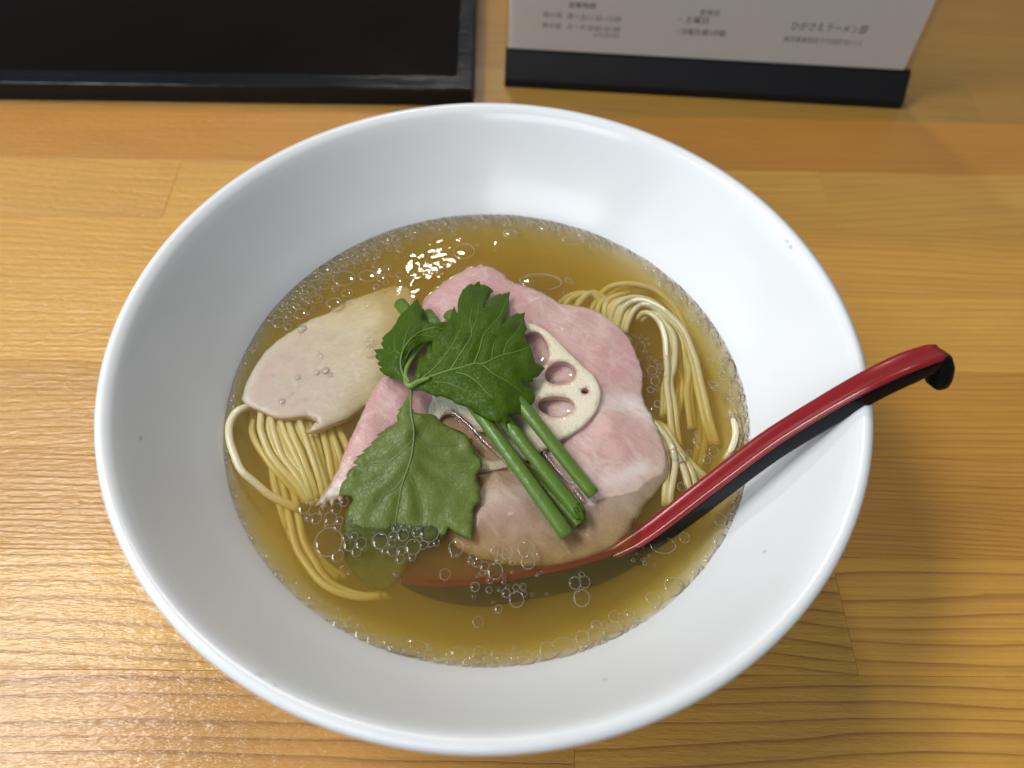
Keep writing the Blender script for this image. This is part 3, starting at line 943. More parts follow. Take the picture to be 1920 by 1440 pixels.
leaf(left_o, lambda v: ZB + zle(v), M_LEAF, [
    (leafA([(445, 1140), (370, 1020), (345, 900), (365, 790), (420, 690), (500, 610), (600, 555), (700, 535), (830, 550)]), .060),
    (leafA([(370, 770), (395, 640), (430, 540), (470, 450)]), .030),
    (leafA([(345, 810), (290, 770), (278, 680), (290, 600)]), .026),
    (leafA([(285, 770), (240, 805), (170, 780)]), .018),
    (leafA([(470, 640), (560, 612), (700, 630)]), .030),
    (leafA([(400, 860), (460, 750), (560, 690)]), .022),
], M_VEIN)

# pale leaflet dipping into the broth
low = leafC([(838, -170), (815, -90), (770, -25), (765, 10), (708, 50), (736, 60), (700, 105), (710, 170), (640, 215), (568, 250), (580, 260), (483, 313), (515, 325), (418, 406), (450, 406), (328, 491), (375, 493), (263, 546), (290, 556), (228, 611), (300, 629), (240, 650), (188, 690),
             (163, 740), (175, 766), (120, 820), (98, 880), (88, 962), (150, 965), (215, 970), (240, 1000), (200, 1060), (160, 1130), (140, 1200), (130, 1300)])
low += [(645, 1012), (641, 1040), (656, 1066), (668, 1084), (690, 1102), (722, 1108), (748, 1092), (762, 1066), (782, 1042), (800, 1022)]
low += leafC([(1100, 1430), (1200, 1420), (1235, 1350), (1245, 1300), (1310, 1350), (1400, 1390), (1492, 1422), (1505, 1330), (1512, 1220), (1515, 1110), (1560, 1032), (1592, 1020), (1580, 900), (1592, 870), (1560, 800), (1550, 740), (1605, 650), (1592, 560), (1530, 500), (1492, 400), (1440, 308), (1350, 262),
              (1260, 228), (1170, 178), (1112, 108), (1060, 93), (940, 88), (865, 66), (892, 50), (850, 33), (850, -30), (866, -90), (872, -170)])
low = densify(low, 9)
zlw = rbf(leafC([(850, -180, .88), (800, 20, .86), (870, 250, .84), (720, 170, .66), (580, 250, .52), (430, 405, .46), (240, 610, .34), (850, 500, .62), (800, 700, .46), (100, 900, .13), (230, 980, .07), (400, 900, .24), (600, 700, .42), (370, 1228, .005), (650, 1238, .005), (950, 1215, .005), (700, 1000, .19), (180, 1060, -.02), (150, 1200, -.10), (500, 1420, -.26),
                 (300, 1560, -.42), (600, 1900, -.72), (900, 1560, -.5), (1100, 1400, -.2), (1060, 90, .66), (950, 300, .58), (1000, 700, .30), (1050, 1000, .12), (1100, 1180, .00), (1250, 230, .52), (1490, 400, .42), (1300, 550, .40), (1600, 640, .30), (1250, 850, .18), (1580, 880, .16), (1450, 1000, .08), (1510, 1200, .05), (1490, 1420, .03), (1300, 1250, .02), (1220, 1340, -.05)]))
leaf(low, lambda v: ZB + zlw(v), M_LEAF2, [
    (leafC([(850, -190), (850, 60), (880, 250), (872, 430), (840, 600), (790, 740), (745, 880), (720, 1040), (690, 1210), (660, 1420)]), .060),
    (leafC([(865, 380), (740, 500), (620, 610), (540, 740), (450, 820), (330, 860)]), .034),
    (leafC([(800, 720), (690, 870), (560, 960), (480, 1080), (400, 1200)]), .032),
    (leafC([(810, 700), (880, 830), (930, 960), (960, 1100), (965, 1210)]), .028),
    (leafC([(880, 300), (1000, 410), (1160, 430), (1330, 420)]), .024),
    (leafC([(890, 400), (1060, 520), (1230, 600), (1400, 590), (1540, 600)]), .026),
    (leafC([(880, 520), (1030, 680), (1170, 770), (1300, 820)]), .024),
    (leafC([(540, 740), (420, 700), (300, 720)]), .018),
    (leafC([(620, 610), (520, 600), (400, 630)]), .018),
], M_VEIN2, amp=0.045)

stem = tube('stem', spline([P(768, 722, ZB + .93), P(760, 700, ZB + .86), P(775, 668, ZB + .72), P(800, 640, ZB + .62), P(840, 610, ZB + .5)], 20), 0.085, M_STEM, None, 10)
on_sprig(stem)
knot = tube('stem_joint', spline([P(758, 712, ZB + .93), P(768, 724, ZB + .97), P(784, 716, ZB + 1.0), P(806, 708, ZB + 1.06)], 14), [.05, .06, .075, .085, .09, .095, .095, .09, .085, .08, .07, .065, .06, .055], M_STEM, None, 10)
on_sprig(knot)

# ------------------------------------------------------------------ spoon
spoon = empty('soup_spoon', (0, 0, 0))
SPN = np.array(P(1630, 715, 8.0))
spoon.location = tuple(SPN * CM)
tag(spoon, 'red and black lacquered soup spoon leaning on the bowl rim', 'spoon')


def on_spoon(o, parent=None):
    if parent is None:
        o.parent = spoon; o.location = tuple(-SPN * CM)
    else: o.parent = parent
    return o


ctl = [(1105, 1052, 4.34), (1150, 1032, 4.52), (1215, 992, 4.95), (1330, 903, 5.85), (1440, 820, 6.85), (1540, 757, 7.72), (1625, 709, 8.42), (1700, 674, 8.84), (1764, 652, 9.04)]
hp = spline([P(*c) for c in ctl], 64)
tn = np.gradient(hp, axis=0); tn /= np.linalg.norm(tn, axis=1, keepdims=True)


CR, SR = math.cos(math.radians(27)), math.sin(math.radians(27))      # the handle lies rolled a little to one side


def handle_loft(name, section, mat, i0=0, i1=64):
    V, F = [], []
    k = None
    for i in range(i0, i1):
        s = np.cross(tn[i], [0, 0, 1.0]); s /= np.linalg.norm(s)
        nn = np.cross(s, tn[i])
        s, nn = s * CR + nn * SR, nn * CR - s * SR
        poly = section(i / 63.0)
        k = len(poly)
        for a, b in poly: V.append(hp[i] + s * a + nn * b)
    n = i1 - i0
    for i in range(n - 1):
        for j in range(k):
            a, b = i * k + j, i * k + (j + 1) % k
            F.append((a, b, b + k, a + k))
    F.append(tuple(reversed(range(k)))); F.append(tuple((n - 1) * k + j for j in range(k)))
    return make(name, V, F, mat)


def hw(u): return np.interp(u, [0, .06, .12, .3, .7, .92, .985, 1.0], [.12, .23, .30, .32, .35, .41, .39, .28])
def hd(u): return np.interp(u, [0, .06, .12, .3, .7, .92, 1.0], [.3, .5, .72, .80, .76, .66, .55])


def red_sec(u):
    w = hw(u); r = .10; dip = .045
    L = [(w, -.12)]
    for t in np.linspace(0, math.pi / 2, 6): L.append((w - r + r * math.cos(t), -r + r * math.sin(t)))
    for t in np.linspace(-1, 1, 9)[1:-1]: L.append((-(w - r) * t, -dip * (1 - t * t)))
    for t in np.linspace(math.pi / 2, math.pi, 6): L.append((-(w - r) + r * math.cos(t), -r + r * math.sin(t)))
    L.append((-w, -.12))
    return L


def black_sec(u):
    w = hw(u) - .012; d = hd(u); b = w * .85; r = .16
    L = [(-w, -.06), (-w, -.20), (-w * .97, -d * .5)]
    for t in np.linspace(0, math.pi / 2, 6): L.append((-(b - r) - r * math.cos(t), -(d - r) - r * math.sin(t)))
    for t in np.linspace(math.pi / 2, 0, 6): L.append(((b - r) + r * math.cos(t), -(d - r) - r * math.sin(t)))
    L += [(w * .97, -d * .5), (w, -.20), (w, -.06)]
    return L


on_spoon(handle_loft('handle_face', red_sec, M_RED))
on_spoon(handle_loft('handle_underside', black_sec, M_BLACK))
# rounded end cap with the hook turned down
e, t_, s_ = hp[-1], tn[-1], np.cross(tn[-1], [0, 0, 1.0])
s_ /= np.linalg.norm(s_); n_ = np.cross(s_, t_)
s_, n_ = s_ * CR + n_ * SR, n_ * CR - s_ * SR
V, F = [], []
rows = 16
for i, v in enumerate(np.linspace(0, 1, rows)):
    # from the top of the end, over the tip and down into the hook
    c = e + t_ * np.interp(v, [0, .2, .45, .7, 1], [-.22, -.06, .0, -.06, -.12]) + n_ * np.interp(v, [0, .2, .45, .7, .9, 1], [-.11, -.20, -.52, -.92, -1.14, -1.20])
    rx = np.interp(v, [0, .2, .7, .9, 1], [.38, .41, .40, .33, .14]); ry = np.interp(v, [0, .2, .6, .85, 1], [.10, .22, .26, .22, .08])
    ax = t_ if v > .2 else t_
    for a in np.linspace(0, 2 * math.pi, 18, endpoint=False):
        ca, sa = math.cos(a), math.sin(a)
        V.append(c + s_ * rx * np.sign(ca) * abs(ca) ** .6 + ax * ry * np.sign(sa) * abs(sa) ** .7)
for i in range(rows - 1):
    for j in range(18):
        a, b = i * 18 + j, i * 18 + (j + 1) % 18
        F.append((a, b, b + 18, a + 18))
F.append(tuple(reversed(range(18)))); F.append(tuple((rows - 1) * 18 + j for j in range(18)))
on_spoon(make('hook', V, F, M_BLACK))

# scoop
near = spline([P(1205, 1018, 4.62), P(1180, 1030, 4.58), P(1140, 1045, 4.56), P(1060, 1068, 4.52), P(930, 1092, 4.45), P(830, 1100, 4.38), P(752, 1094, 4.32)], 40)
Vi, Vo, Fi, Fo = [], [], [], []
NS = 18
for i in range(40):
    u = i / 39.0
    wd = 0.30 + 3.9 * math.sin(math.pi * min(1, u * 1.02 + 0.0)) ** 0.6 if 0 < u < 1 else 0.12
    a = near[i]; b = a + np.array([-.12, 1.0, -.05]) * wd
    dep = 0.22 * (1 - u) + 0.02 + 1.0 * math.sin(math.pi * min(1, .08 + u * .92)) ** .7
    for j in range(NS):
        v = j / (NS - 1)
        q = a + (b - a) * (0.5 - 0.5 * math.cos(math.pi * v))
        h = math.sin(math.pi * v)
        bul = np.interp(v, [0, .06, .14, .25, .4, .6, 1], [0, .45, .85, 1.0, .7, .2, 0]) * min(1.0, dep)
        Vo.append(q - np.array([0, bul, dep * np.interp(v, [0, .06, .14, .25, .4, .6, .8, 1], [0, .03, .10, .32, .9, 1.1, .8, 0])]))
        w_ = 0.17 * min(1.0, wd)
        qi = a + (b - a) * (w_ / wd + (1 - 2 * w_ / wd) * (0.5 - 0.5 * math.cos(math.pi * v)))
        Vi.append(qi - np.array([0, 0, max(0.0, dep - .14) * h - 0.03]))
for i in range(39):
    for j in range(NS - 1):
        a = i * NS + j
        Fo.append((a, a + NS, a + NS + 1, a + 1)); Fi.append((a, a + 1, a + NS + 1, a + NS))
n = len(Vi)
lip = list(Fi)
# rim strip that joins lining and shell, red like the lining
Vl = Vi + [v + np.array([0, 0, .03]) for v in Vo]
for i in range(39):
    for j in (0, NS - 1):
        a, b = i * NS + j, (i + 1) * NS + j
        lip.append((a, b, n + b, n + a) if j == 0 else (n + a, n + b, b, a))
for i in (0, 39):
    for j in range(NS - 1):
        a, b = i * NS + j, i * NS + j + 1
        lip.append((a, b, n + b, n + a))
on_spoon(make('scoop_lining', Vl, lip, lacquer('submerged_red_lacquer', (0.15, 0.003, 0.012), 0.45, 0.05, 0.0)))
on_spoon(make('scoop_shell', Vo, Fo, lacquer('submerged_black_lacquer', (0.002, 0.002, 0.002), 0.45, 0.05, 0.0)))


# ------------------------------------------------------------------ the broth
def surf_z(x, y):
    r = math.hypot(x, y)
    e = max(0.0, 1 - (8.09 - r) / 0.14)
    z = ZB + 0.012 * e ** 2.0 if r > 7.9 else ZB
    z += 0.012 * noise.noise(Vector((x * 0.9, y * 0.9, 3.1))) + 0.006 * noise.noise(Vector((x * 2.6, y * 2.6, 8.0)))
    return z


def to_px(p):
    d = np.asarray(p) - CAM
    w = d @ _F
    return np.stack([960 + FPX * (d @ _R) / w, 720 - FPX * (d @ _U) / w], 1)


V, F = [], []
SEG = 420
rad = list(np.linspace(0.03, 7.8, 120)) + list(np.linspace(7.82, 8.16, 18))
ang = np.linspace(0, 2 * math.pi, SEG, endpoint=False)
for r in rad:
    for a in ang:
        x, y = r * math.cos(a), r * math.sin(a)
        V.append((x, y, surf_z(x, y)))
V = np.array(V)
nr = len(rad)
# the liquid climbs a little where meat breaks the surface
q = to_px(V)
for outl, zz in ((chick, zch), (pork_o, zpk)):
    d = seg_dist(q, np.array(outl)) / 62.0
    near_ = d < 0.5
    zv = np.zeros(len(V)); zv[near_] = np.clip((zz(q[near_]) + .02) / .1, 0, 1)
    V[:, 2] += 0.055 * zv * np.exp(-d / 0.13)
# gentle ripples thrown off the upper edge of the pork
for k_ in range(len(V)):
    x, y = V[k_][0], V[k_][1]
    g_ = math.exp(-((x + 2.0) ** 2 + (y - 5.3) ** 2) / 1.6)
    if g_ > .02: V[k_][2] += g_ * (0.016 * noise.noise(Vector((x * 4.2, y * 4.2, 1.0))) + 0.010 * noise.noise(Vector((x * 8.0, y * 8.0, 4.0))))
V = V.tolist()
down = [(8.16, 4.78), (7.46, 3.66), (6.5, 2.54), (4.85, 1.70), (2.6, 1.40), (0.02, 1.38)]
for r, z in down:
    for a in ang: V.append((r * math.cos(a), r * math.sin(a), z))
for i in range(nr + len(down) - 1):
    for j in range(SEG):
        a, b = i * SEG + j, i * SEG + (j + 1) % SEG
        F.append((a, a + SEG, b + SEG, b))
F.append(tuple(range(SEG))); F.append(tuple(reversed(range((nr + len(down) - 1) * SEG, (nr + len(down)) * SEG))))
broth = empty('broth', (0, 0, ZB))
tag(broth, 'clear amber soup broth with floating oil bubbles filling the white bowl', 'broth')
liquid = make('liquid', V, F, M_BROTH, broth)
liquid.location = (0, 0, -ZB * CM)


# ------------------------------------------------------------------ bubbles on the broth
def bubble_mesh(name, rise, ring):
    V, F, mats = [(0, 0, rise)], [], []
    seg = 24
    prof_ = [(.35, rise * .94), (.65, rise * .76), (.85, rise * .46), (.95, rise * .2), (1.0, -.04)]
    for r, z in prof_:
        for a in np.linspace(0, 2 * math.pi, seg, endpoint=False): V.append((r * math.cos(a), r * math.sin(a), z))
    for j in range(seg): F.append((0, 1 + j, 1 + (j + 1) % seg)); mats.append(0)
    for i in range(len(prof_) - 1):
        for j in range(seg):
            a, b = 1 + i * seg + j, 1 + i * seg + (j + 1) % seg
            F.append((a, a + seg, b + seg, b)); mats.append(0)
    base = len(V)
    for a in np.linspace(0, 2 * math.pi, seg, endpoint=False):
        for b in np.linspace(0, 2 * math.pi, 6, endpoint=False):
            rr = 1.0 + ring * math.cos(b)
            V.append((rr * math.cos(a), rr * math.sin(a), ring * math.sin(b) + .01))
    for i in range(seg):
        for j in range(6):
            a, b = base + i * 6 + j, base + i * 6 + (j + 1) % 6
            c, d = base + ((i + 1) % seg) * 6 + j, base + ((i + 1) % seg) * 6 + (j + 1) % 6
            F.append((a, c, d, b)); mats.append(1)
    me = bpy.data.meshes.new(name)
    me.from_pydata(V, [], F)
    me.materials.append(M_BUB); me.materials.append(M_BUBE)
    me.polygons.foreach_set('material_index', mats)
    me.shade_smooth(); me.update()
    return me


BUB = [bubble_mesh('bubble_large', .06, .024), bubble_mesh('bubble_medium', .13, .042), bubble_mesh('bubble_small', .32, .075)]
c5 = cA((480, 900), 2.667)
SP_B = []


def add_b(L, f, s):
    for (x, y, r, *q) in f([(a, b, c / s, *d) for (a, b, c, *d) in L]): SP_B.append((x, y, r, q[0] if q else 1.0))


add_b([(240, 135, 30), (262, 187, 18), (300, 192, 25), (338, 150, 22), (372, 192, 28), (415, 205, 18), (405, 238, 18), (400, 145, 25), (440, 110, 20), (362, 310, 62), (405, 375, 28), (468, 322, 28), (525, 315, 25), (500, 357, 22), (490, 283, 18), (445, 288, 16), (540, 343, 12), (620, 305, 35),
       (640, 350, 15), (678, 317, 17), (685, 280, 19), (680, 355, 22), (735, 275, 26), (700, 237, 20), (735, 227, 16), (760, 247, 12), (775, 217, 14), (802, 262, 21), (785, 335, 34), (725, 355, 19), (720, 396, 20), (780, 386, 17), (837, 325, 19), (866, 262, 44), (872, 321, 14), (905, 195, 25), (960, 185, 28), (900, 312, 16), (822, 238, 13),
       (1055, 105, 46), (1000, 340, 33), (985, 376, 10), (1010, 376, 10), (1083, 382, 17), (1070, 407, 12), (1105, 412, 20), (1142, 432, 20), (1195, 455, 34), (1125, 465, 11), (1145, 468, 8), (1170, 500, 15), (1110, 482, 8), (1190, 345, 20), (1215, 400, 17), (1255, 370, 24), (1350, 345, 38), (1360, 410, 31), (1415, 370, 13), (1290, 350, 14), (1282, 410, 14),
       (945, 472, 24), (1095, 535, 19), (1165, 551, 14), (1250, 565, 18), (1300, 538, 14), (1335, 535, 14), (1302, 598, 32), (1340, 570, 12), (1258, 535, 9), (1212, 645, 16), (1110, 710, 22), (1088, 585, 8), (1595, 515, 26), (1642, 510, 25), (1628, 475, 13), (1628, 590, 35), (1665, 570, 8), (700, 468, 12), (465, 465, 10), (430, 440, 10),
       (1790, 682, 22), (1832, 700, 24), (1870, 672, 20), (1700, 730, 20), (1740, 725, 13), (1784, 762, 44, .6), (1690, 775, 28), (1630, 790, 28), (1540, 840, 52, .75), (1455, 852, 32), (1345, 893, 36, .8), (1290, 890, 18), (1115, 865, 25), (1150, 892, 20, .7), (1010, 862, 30, .7), (1080, 890, 18, .7), (1215, 890, 14), (755, 838, 90, .35), (580, 800, 24), (410, 715, 26, .8), (1240, 880, 12), (1190, 870, 14)], c5, 2.667)
add_b([(830, 452, 85, .8), (990, 432, 70, .75), (1092, 448, 38), (1050, 512, 25), (852, 552, 43, .8), (762, 622, 58, .8), (640, 592, 48, .8), (1212, 472, 33), (1210, 425, 24), (1130, 380, 33), (1300, 430, 43, .8), (1660, 262, 85, .85), (1500, 372, 24), (1120, 480, 20), (1160, 430, 18), (1240, 500, 18), (1400, 320, 20), (690, 500, 40, .8), (600, 530, 35, .8), (510, 560, 30), (720, 440, 32), (620, 440, 38, .85), (560, 490, 22), (670, 985, 16), (655, 960, 9), (700, 1085, 26), (640, 1100, 20), (735, 1115, 18), (1010, 882, 30), (1008, 955, 34), (400, 1300, 20), (510, 1130, 18), (985, 790, 14), (395, 990, 9), (470, 1240, 12), (340, 1120, 10), (560, 1290, 10)], c1, 3.692)
add_b([(1190, 1090, 35), (1212, 1162, 33), (1110, 922, 38), (1058, 860, 24), (1170, 1002, 19), (1245, 1062, 24), (1180, 1222, 24), (1232, 1112, 18), (612, 462, 24), (590, 547, 19), (642, 482, 14), (420, 475, 165, .45), (1720, 1062, 58, 1.3), (1542, 752, 43, 1.2), (1280, 482, 58, .7), (1762, 1242, 38), (640, 188, 88, .45), (208, 142, 58, .7), (1640, 1202, 28), (1608, 1178, 18), (1150, 1130, 16), (1140, 960, 18), (1225, 1215, 16), (560, 575, 14), (1215, 1020, 14)], z2, 3.692)
add_b([(430, 622, 20), (442, 645, 14), (480, 717, 22), (516, 676, 25), (330, 692, 38), (255, 1158, 60, .6), (350, 857, 20), (552, 1130, 34), (312, 1368, 45, .8), (362, 1348, 24), (640, 440, 26), (655, 500, 20), (430, 585, 12), (390, 680, 12), (390, 550, 10), (520, 345, 20), (500, 325, 12), (215, 470, 28), (228, 430, 18), (600, 1050, 24), (200, 1430, 30, .8), (420, 1290, 18), (395, 1010, 24), (365, 1120, 24), (340, 1060, 16)], z6, 2.743)
rb = random.Random(11)


def near_slice(x, y):
    return (inside(np.array([[x, y]]), np.array(chick))[0] and zch([[x, y]])[0] > 0.0) or (inside(np.array([[x, y]]), np.array(pork_o))[0] and zpk([[x, y]])[0] > 0.03)


# small bubbles crowding along the bowl wall, the biggest 100 as parts of their own
foam = []
def foam_arc(a0, a1, count, w, rmin, rmax):
    for _ in range(count):
        a = math.radians(rb.uniform(a0, a1))
        r = rb.uniform(rmin, rmax) * (1 if rb.random() > .12 else 1.6)
        rr = 8.10 - r - abs(rb.gauss(0, 1)) * w
        foam.append((rr * math.cos(a), rr * math.sin(a), r))


foam_arc(0, 360, 420, .10, .02, .07)
foam_arc(118, 160, 700, .40, .03, .13)
foam_arc(60, 120, 260, .20, .03, .10)
foam_arc(-30, 50, 180, .22, .03, .11)
foam_arc(240, 300, 160, .14, .03, .10)
for _ in range(170):
    cx, cy, s = rb.choice([(1190, 690, 16), (1215, 700, 20), (1200, 640, 14), (780, 490, 30), (900, 450, 50), (620, 560, 40), (1010, 530, 26), (700, 990, 40), (830, 960, 30), (960, 1100, 60), (1225, 1030, 20), (640, 950, 24)])
    x, y = rb.gauss(cx, s), rb.gauss(cy, s * .7)
    if near_slice(x, y): continue
    p = P(x, y, ZB)
    if math.hypot(p[0], p[1]) < 7.9: foam.append((p[0], p[1], rb.uniform(.02, .06)))
foam.sort(key=lambda t: -t[2])
taken = [(P(x, y, ZB)[0], P(x, y, ZB)[1], r / 62.0 * .9) for (x, y, r, q) in SP_B if r < 30]
keep = []
for f_ in foam:                                  # bubbles push one another aside
    if all((f_[0] - g[0]) ** 2 + (f_[1] - g[1]) ** 2 > ((f_[2] + g[2]) * .92) ** 2 for g in taken):
        taken.append(f_); keep.append(f_)
foam = keep


def put_bubble(x, y, r, sq=1.0):
    me = BUB[0] if r > .30 else (BUB[1] if r > .13 else BUB[2])
    o = bpy.data.objects.new('bubble', me)
    col.objects.link(o)
    o.parent = broth
    z = surf_z(x, y)
    o.location = (x * CM, y * CM, (z - ZB) * CM)
    o.scale = (r * CM, r * sq * 1.12 * CM, r * CM)
    return o


nb = 0
for (x, y, r, sq) in SP_B:
    p = P(x, y, ZB)
    if math.hypot(p[0], p[1]) > 8.05: continue
    put_bubble(p[0], p[1], r / 62.0, sq); nb += 1
k = max(0, 295 - nb)
for (x, y, r) in foam[:k]: put_bubble(x, y, r)
V, F, mi = [], [], []
for (x, y, r) in foam[k:]:
    b = len(V); z = surf_z(x, y) - ZB
    n_s = 12
    V.append((x, y, z + r * .3))
    for rr, zz in ((.6, .22), (1.0, -.03)):
        for a in np.linspace(0, 2 * math.pi, n_s, endpoint=False): V.append((x + r * rr * math.cos(a), y + r * rr * math.sin(a), z + zz * r))
    for j in range(n_s):
        jj = (j + 1) % n_s
        F.append((b, b + 1 + j, b + 1 + jj)); F.append((b + 1 + j, b + 1 + n_s + j, b + 1 + n_s + jj, b + 1 + jj)); mi += [0, 0]
    b2 = len(V)
    for a in np.linspace(0, 2 * math.pi, n_s, endpoint=False):
        for q in (0, 2.1, 4.2):
            rr = r * (1 + .09 * math.cos(q)); V.append((x + rr * math.cos(a), y + rr * math.sin(a), z + r * .09 * math.sin(q) + .004))
    for j in range(n_s):
        jj = (j + 1) % n_s
        for q in range(3):
            F.append((b2 + j * 3 + q, b2 + jj * 3 + q, b2 + jj * 3 + (q + 1) % 3, b2 + j * 3 + (q + 1) % 3)); mi.append(1)
fo = make('foam', V, F, [M_BUB, M_FOAM], broth)
fo.data.polygons.foreach_set('material_index', mi)
tag(fo, 'fine foam of tiny bubbles along the bowl wall', None, None, 'stuff')

# ridge of broth clinging along the chives
for L in ([(846, 770, .06), (880, 798, .07), (912, 832, .07), (945, 862, .07), (980, 898, .06)], [(1004, 826, .08), (1026, 858, .08), (1050, 886, .08), (1070, 905, .08), (1076, 900, .07)], [(976, 790, .1), (990, 808, .1)],
          [(1078, 918, .07), (1094, 940, .06)], [(1062, 968, .05), (1078, 986, .04)]):
    o = tube('meniscus', spline([P(x, y, ZB + z) for x, y, z in L], 20), .075, M_BUB, broth, 10)
    o.location = (0, 0, -ZB * CM)

for (cx, cy, a, b, rot, z) in ((1003, 656, 22, 32, -.15, .40), (1051, 700, 27, 18, -.30, .42), (1043, 762, 30, 17, .02, .33)):
    V = [P(cx, cy, ZB + z - .02)]; F = []
    for rr, dz in ((.5, -.015), (.85, -.006), (1.0, .012)):
        for x, y in ell(cx, cy, a * rr, b * rr, rot, 24, .05, 1): V.append(P(x, y, ZB + z - .02 + dz))
    for j in range(24):
        jj = (j + 1) % 24
        F.append((0, 1 + j, 1 + jj))
        for k_ in (1, 25): F.append((k_ + j, k_ + 24 + j, k_ + 24 + jj, k_ + jj))
    o = make('pool', V, F, M_FILM, broth)
    o.location = (0, 0, -ZB * CM)

# droplets splashed on the bowl wall
def wall_point(px, py):
    d = (px - 960) / FPX * _R - (py - 720) / FPX * _U + _F
    for t in np.linspace(14, 34, 4000):
        p = CAM + d * t
        if p[2] < 7.9 and math.hypot(p[0], p[1]) > wall_r(p[2]): return p
    return None


for (px, py, r) in ((1476, 452, .055), (1483, 463, .06), (1434, 1035, .05), (262, 822, .05), (484, 1266, .06), (515, 1285, .045), (1135, 1275, .05)):
    w = wall_point(px, py)
    if w is None: continue
    bm = bmesh.new()
    bmesh.ops.create_icosphere(bm, subdivisions=2, radius=1.0)
    V = [(w[0] + v.co.x * r * (1 + .2 * v.co.z), w[1] + v.co.y * r, w[2] + v.co.z * r * .6) for v in bm.verts]
    F = [tuple(v.index for v in f.verts) for f in bm.faces]
    bm.free()
    tag(make('broth_droplet', V, F, M_FILM), 'tiny clear broth droplet splashed on the inner wall of the white bowl', 'droplet', 'droplets on the bowl wall')

# ------------------------------------------------------------------ tray
TRZ = math.radians(2.2)
tray = empty('serving_tray', (-1.87, 20.72, 0), TRZ)
tag(tray, 'black lacquered tray with raised rim lying behind the bowl', 'tray')


def bar(name, pts2, z0, z1, mat, parent, bev=0.07, lean=0.0):
    """prism over a 4-corner footprint with a bevelled top edge"""
    p = np.array(pts2, float); c = p.mean(0)
    def inset(d):
        out = []
        for q in p:
            v = c - q; s = np.sign(v)
            out.append(q + s * d)
        return np.array(out)
    V = []
    for q, z in ((p, z0), (p, z1 - bev), (inset(bev * .3), z1 - bev * .3), (inset(bev), z1)):
        V += [(x, y, z) for x, y in q]
    F = [(3, 2, 1, 0), (12, 13, 14, 15)]
    for k in (0, 4, 8):
        for j in range(4):
            a, b = k + j, k + (j + 1) % 4
            F.append((a, b, b + 4, a + 4))
    o = make(name, V, F, mat, parent, smooth=False)
    return o


TWD, TDP, RW = 38.0, 27.0, 0.85
bar('tray_floor', [(-TWD + .4, .4), (-.4, .4), (-.4, TDP - .4), (-TWD + .4, TDP - .4)], 0.02, 0.32, M_TRAY, tray)
bar('rim_bar', [(-TWD, 0), (0, 0), (0, RW + .25), (-TWD, RW + .25)], 0.0, 1.0, M_TRAYR, tray)
bar('rim_bar', [(-TWD, TDP - RW), (0, TDP - RW), (0, TDP), (-TWD, TDP)], 0.0, 1.0, M_TRAYR, tray)
bar('rim_bar', [(-RW, RW + .253), (0, RW + .253), (0, TDP - RW - .003), (-RW, TDP - RW - .003)], 0.0, 0.99, M_TRAYR, tray)
bar('rim_bar', [(-TWD, RW + .253), (-TWD + RW, RW + .253), (-TWD + RW, TDP - RW - .003), (-TWD, TDP - RW - .003)], 0.0, 0.99, M_TRAYR, tray)

# ------------------------------------------------------------------ menu stand
F0 = np.array([-0.30, 22.42, 0.0]); F1 = np.array([20.33, 21.82, 0.0])
uu = (F1 - F0) / np.linalg.norm(F1 - F0)
ww = np.array([-uu[1], uu[0], 0])
WD = np.linalg.norm(F1 - F0)
stand = empty('menu_stand', F0, math.atan2(uu[1], uu[0]))
tag(stand, 'printed shop card in a clear acrylic stand with black wedge base', 'menu stand')
sec = [(0, 0), (0, .42), (.03, .48), (.72, 1.62), (.80, 1.66), (.98, 1.66), (1.04, 1.60), (1.42, .3), (1.42, 0)]
V = [(0, y, z) for y, z in sec] + [(WD, y, z) for y, z in sec]
k = len(sec)
F = [tuple(range(k)), tuple(reversed(range(k, 2 * k)))] + [(i, k + i, k + (i + 1) % k, (i + 1) % k) for i in range(k)]
make('base', V, F, M_BASE, stand, smooth=False)
LEAN = math.radians(4.0)
up = np.array([0, math.sin(LEAN), math.cos(LEAN)])         # local: x right, y back, z up


def sheet(name, x0, x1, h0, h1, off, th, mat, parent):
    n = np.array([0, -math.cos(LEAN), math.sin(LEAN)])
    o0 = np.array([0, .88, 1.5])
    V = []
    for d in (off, off - th):
        for x, h in ((x0, h0), (x1, h0), (x1, h1), (x0, h1)): V.append(o0 + np.array([x, 0, 0]) + up * h + n * d)
    F = [(0, 1, 2, 3), (7, 6, 5, 4), (0, 4, 5, 1), (1, 5, 6, 2), (2, 6, 7, 3), (3, 7, 4, 0)]
    return make(name, V, F, mat, parent, smooth=False)


paper = sheet('card_sheet', .12, WD - .35, -.10, 13.6, .0, .03, M_PAPER, stand)
sheet('acrylic_panel', 0, WD - .12, -.12, 14.0, .16, .10, M_ACRYL, stand)
sheet('acrylic_panel', 0, WD - .12, -.12, 14.0, -.09, .10, M_ACRYL, stand)

dg = None
Rst = np.stack([uu, ww, np.array([0, 0, 1.0])], 1)
p0w = F0 + Rst @ (np.array([0, .88, 1.5]))
nw = Rst @ np.array([0, -math.cos(LEAN), math.sin(LEAN)])


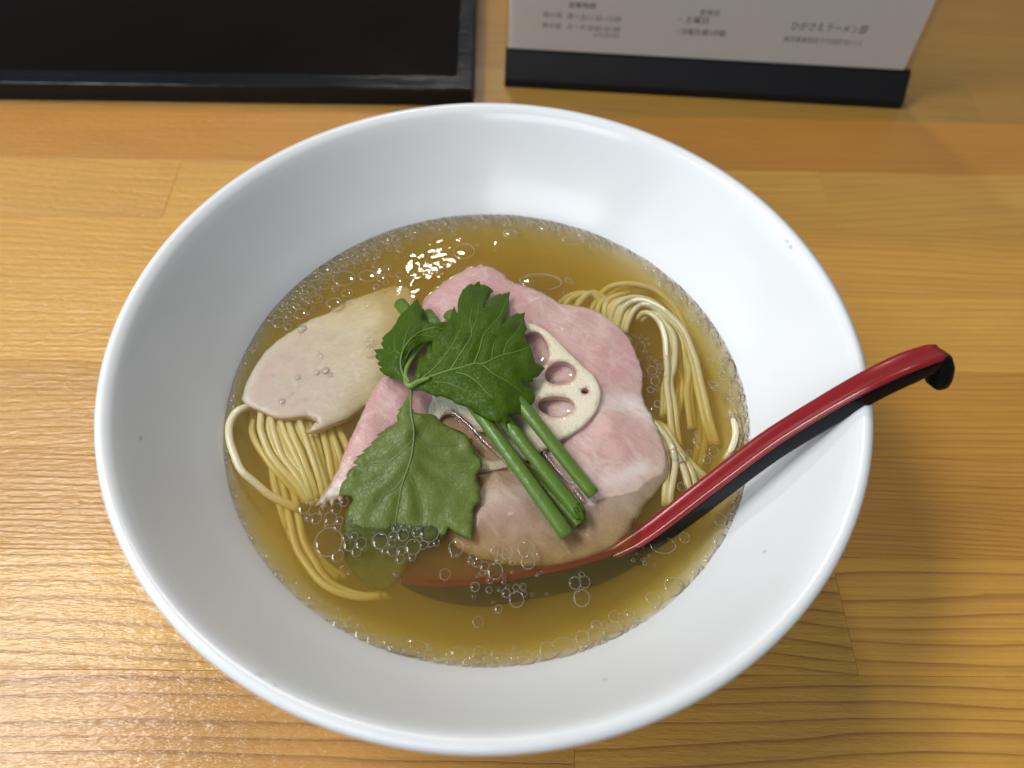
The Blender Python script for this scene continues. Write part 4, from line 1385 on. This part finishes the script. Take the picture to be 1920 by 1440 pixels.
def text_line(s, px, py, h_px, w_px, mat):
    """printed line whose left end (baseline) stands at photo pixel px, py on the card"""
    a = plane_hit(px, py, p0w, nw); b = plane_hit(px + w_px, py + w_px * 0.045, p0w, nw); c = plane_hit(px, py - h_px, p0w, nw)
    cu = bpy.data.curves.new('printed_line', 'FONT')
    cu.body = s; cu.size = 1.0; cu.extrude = 0.0; cu.resolution_u = 2
    to = bpy.data.objects.new('printed_tmp', cu)
    col.objects.link(to)
    bpy.context.view_layer.update()
    me = bpy.data.meshes.new_from_object(to.evaluated_get(bpy.context.evaluated_depsgraph_get()))
    bpy.data.objects.remove(to)
    co = np.array([v.co[:] for v in me.vertices])
    if not len(co): return
    lo, hi = co.min(0), co.max(0)
    loc = lambda w: Rst.T @ (w - F0)
    A = loc(a); W = np.linalg.norm(b - a); H = np.linalg.norm(c - a)
    sx, sy = W / (hi[0] - lo[0]), H / (hi[1] - lo[1])
    n = np.array([0, -math.cos(LEAN), math.sin(LEAN)])
    Vv = [(A + np.array([(q[0] - lo[0]) * sx, 0, 0]) + up * (q[1] - lo[1]) * sy + n * 0.012) for q in co]
    o = make('printed_line', Vv, [tuple(p.vertices) for p in me.polygons], mat, paper, smooth=False)
    return o


text_line('営業時間', 1066, 14, 11, 50, M_INK)
text_line('昼の部', 1018, 32, 11, 36, M_INK2)
text_line('月〜土', 1063, 36, 12, 36, M_INK)
text_line('11:30~15:00', 1102, 38, 10, 62, M_INK2)
text_line('夜の部', 1016, 52, 11, 36, M_INK2)
text_line('月〜木', 1063, 55, 11, 34, M_INK2)
text_line('18:00~21:00', 1100, 57, 10, 62, M_INK2)
text_line('(LO.20:30)', 1112, 70, 9, 48, M_INK2)
text_line('定休日', 1311, 28, 11, 36, M_INK)
text_line('・土曜日', 1273, 42, 13, 54, M_INK)
text_line('・日曜日(第3月曜)', 1268, 66, 14, 92, M_INK)
text_line('ひがさえラーメン部', 1482, 56, 16, 142, M_INK)
text_line('東京都墨田区千代田町北1-1-5', 1468, 78, 11, 146, M_INK2)
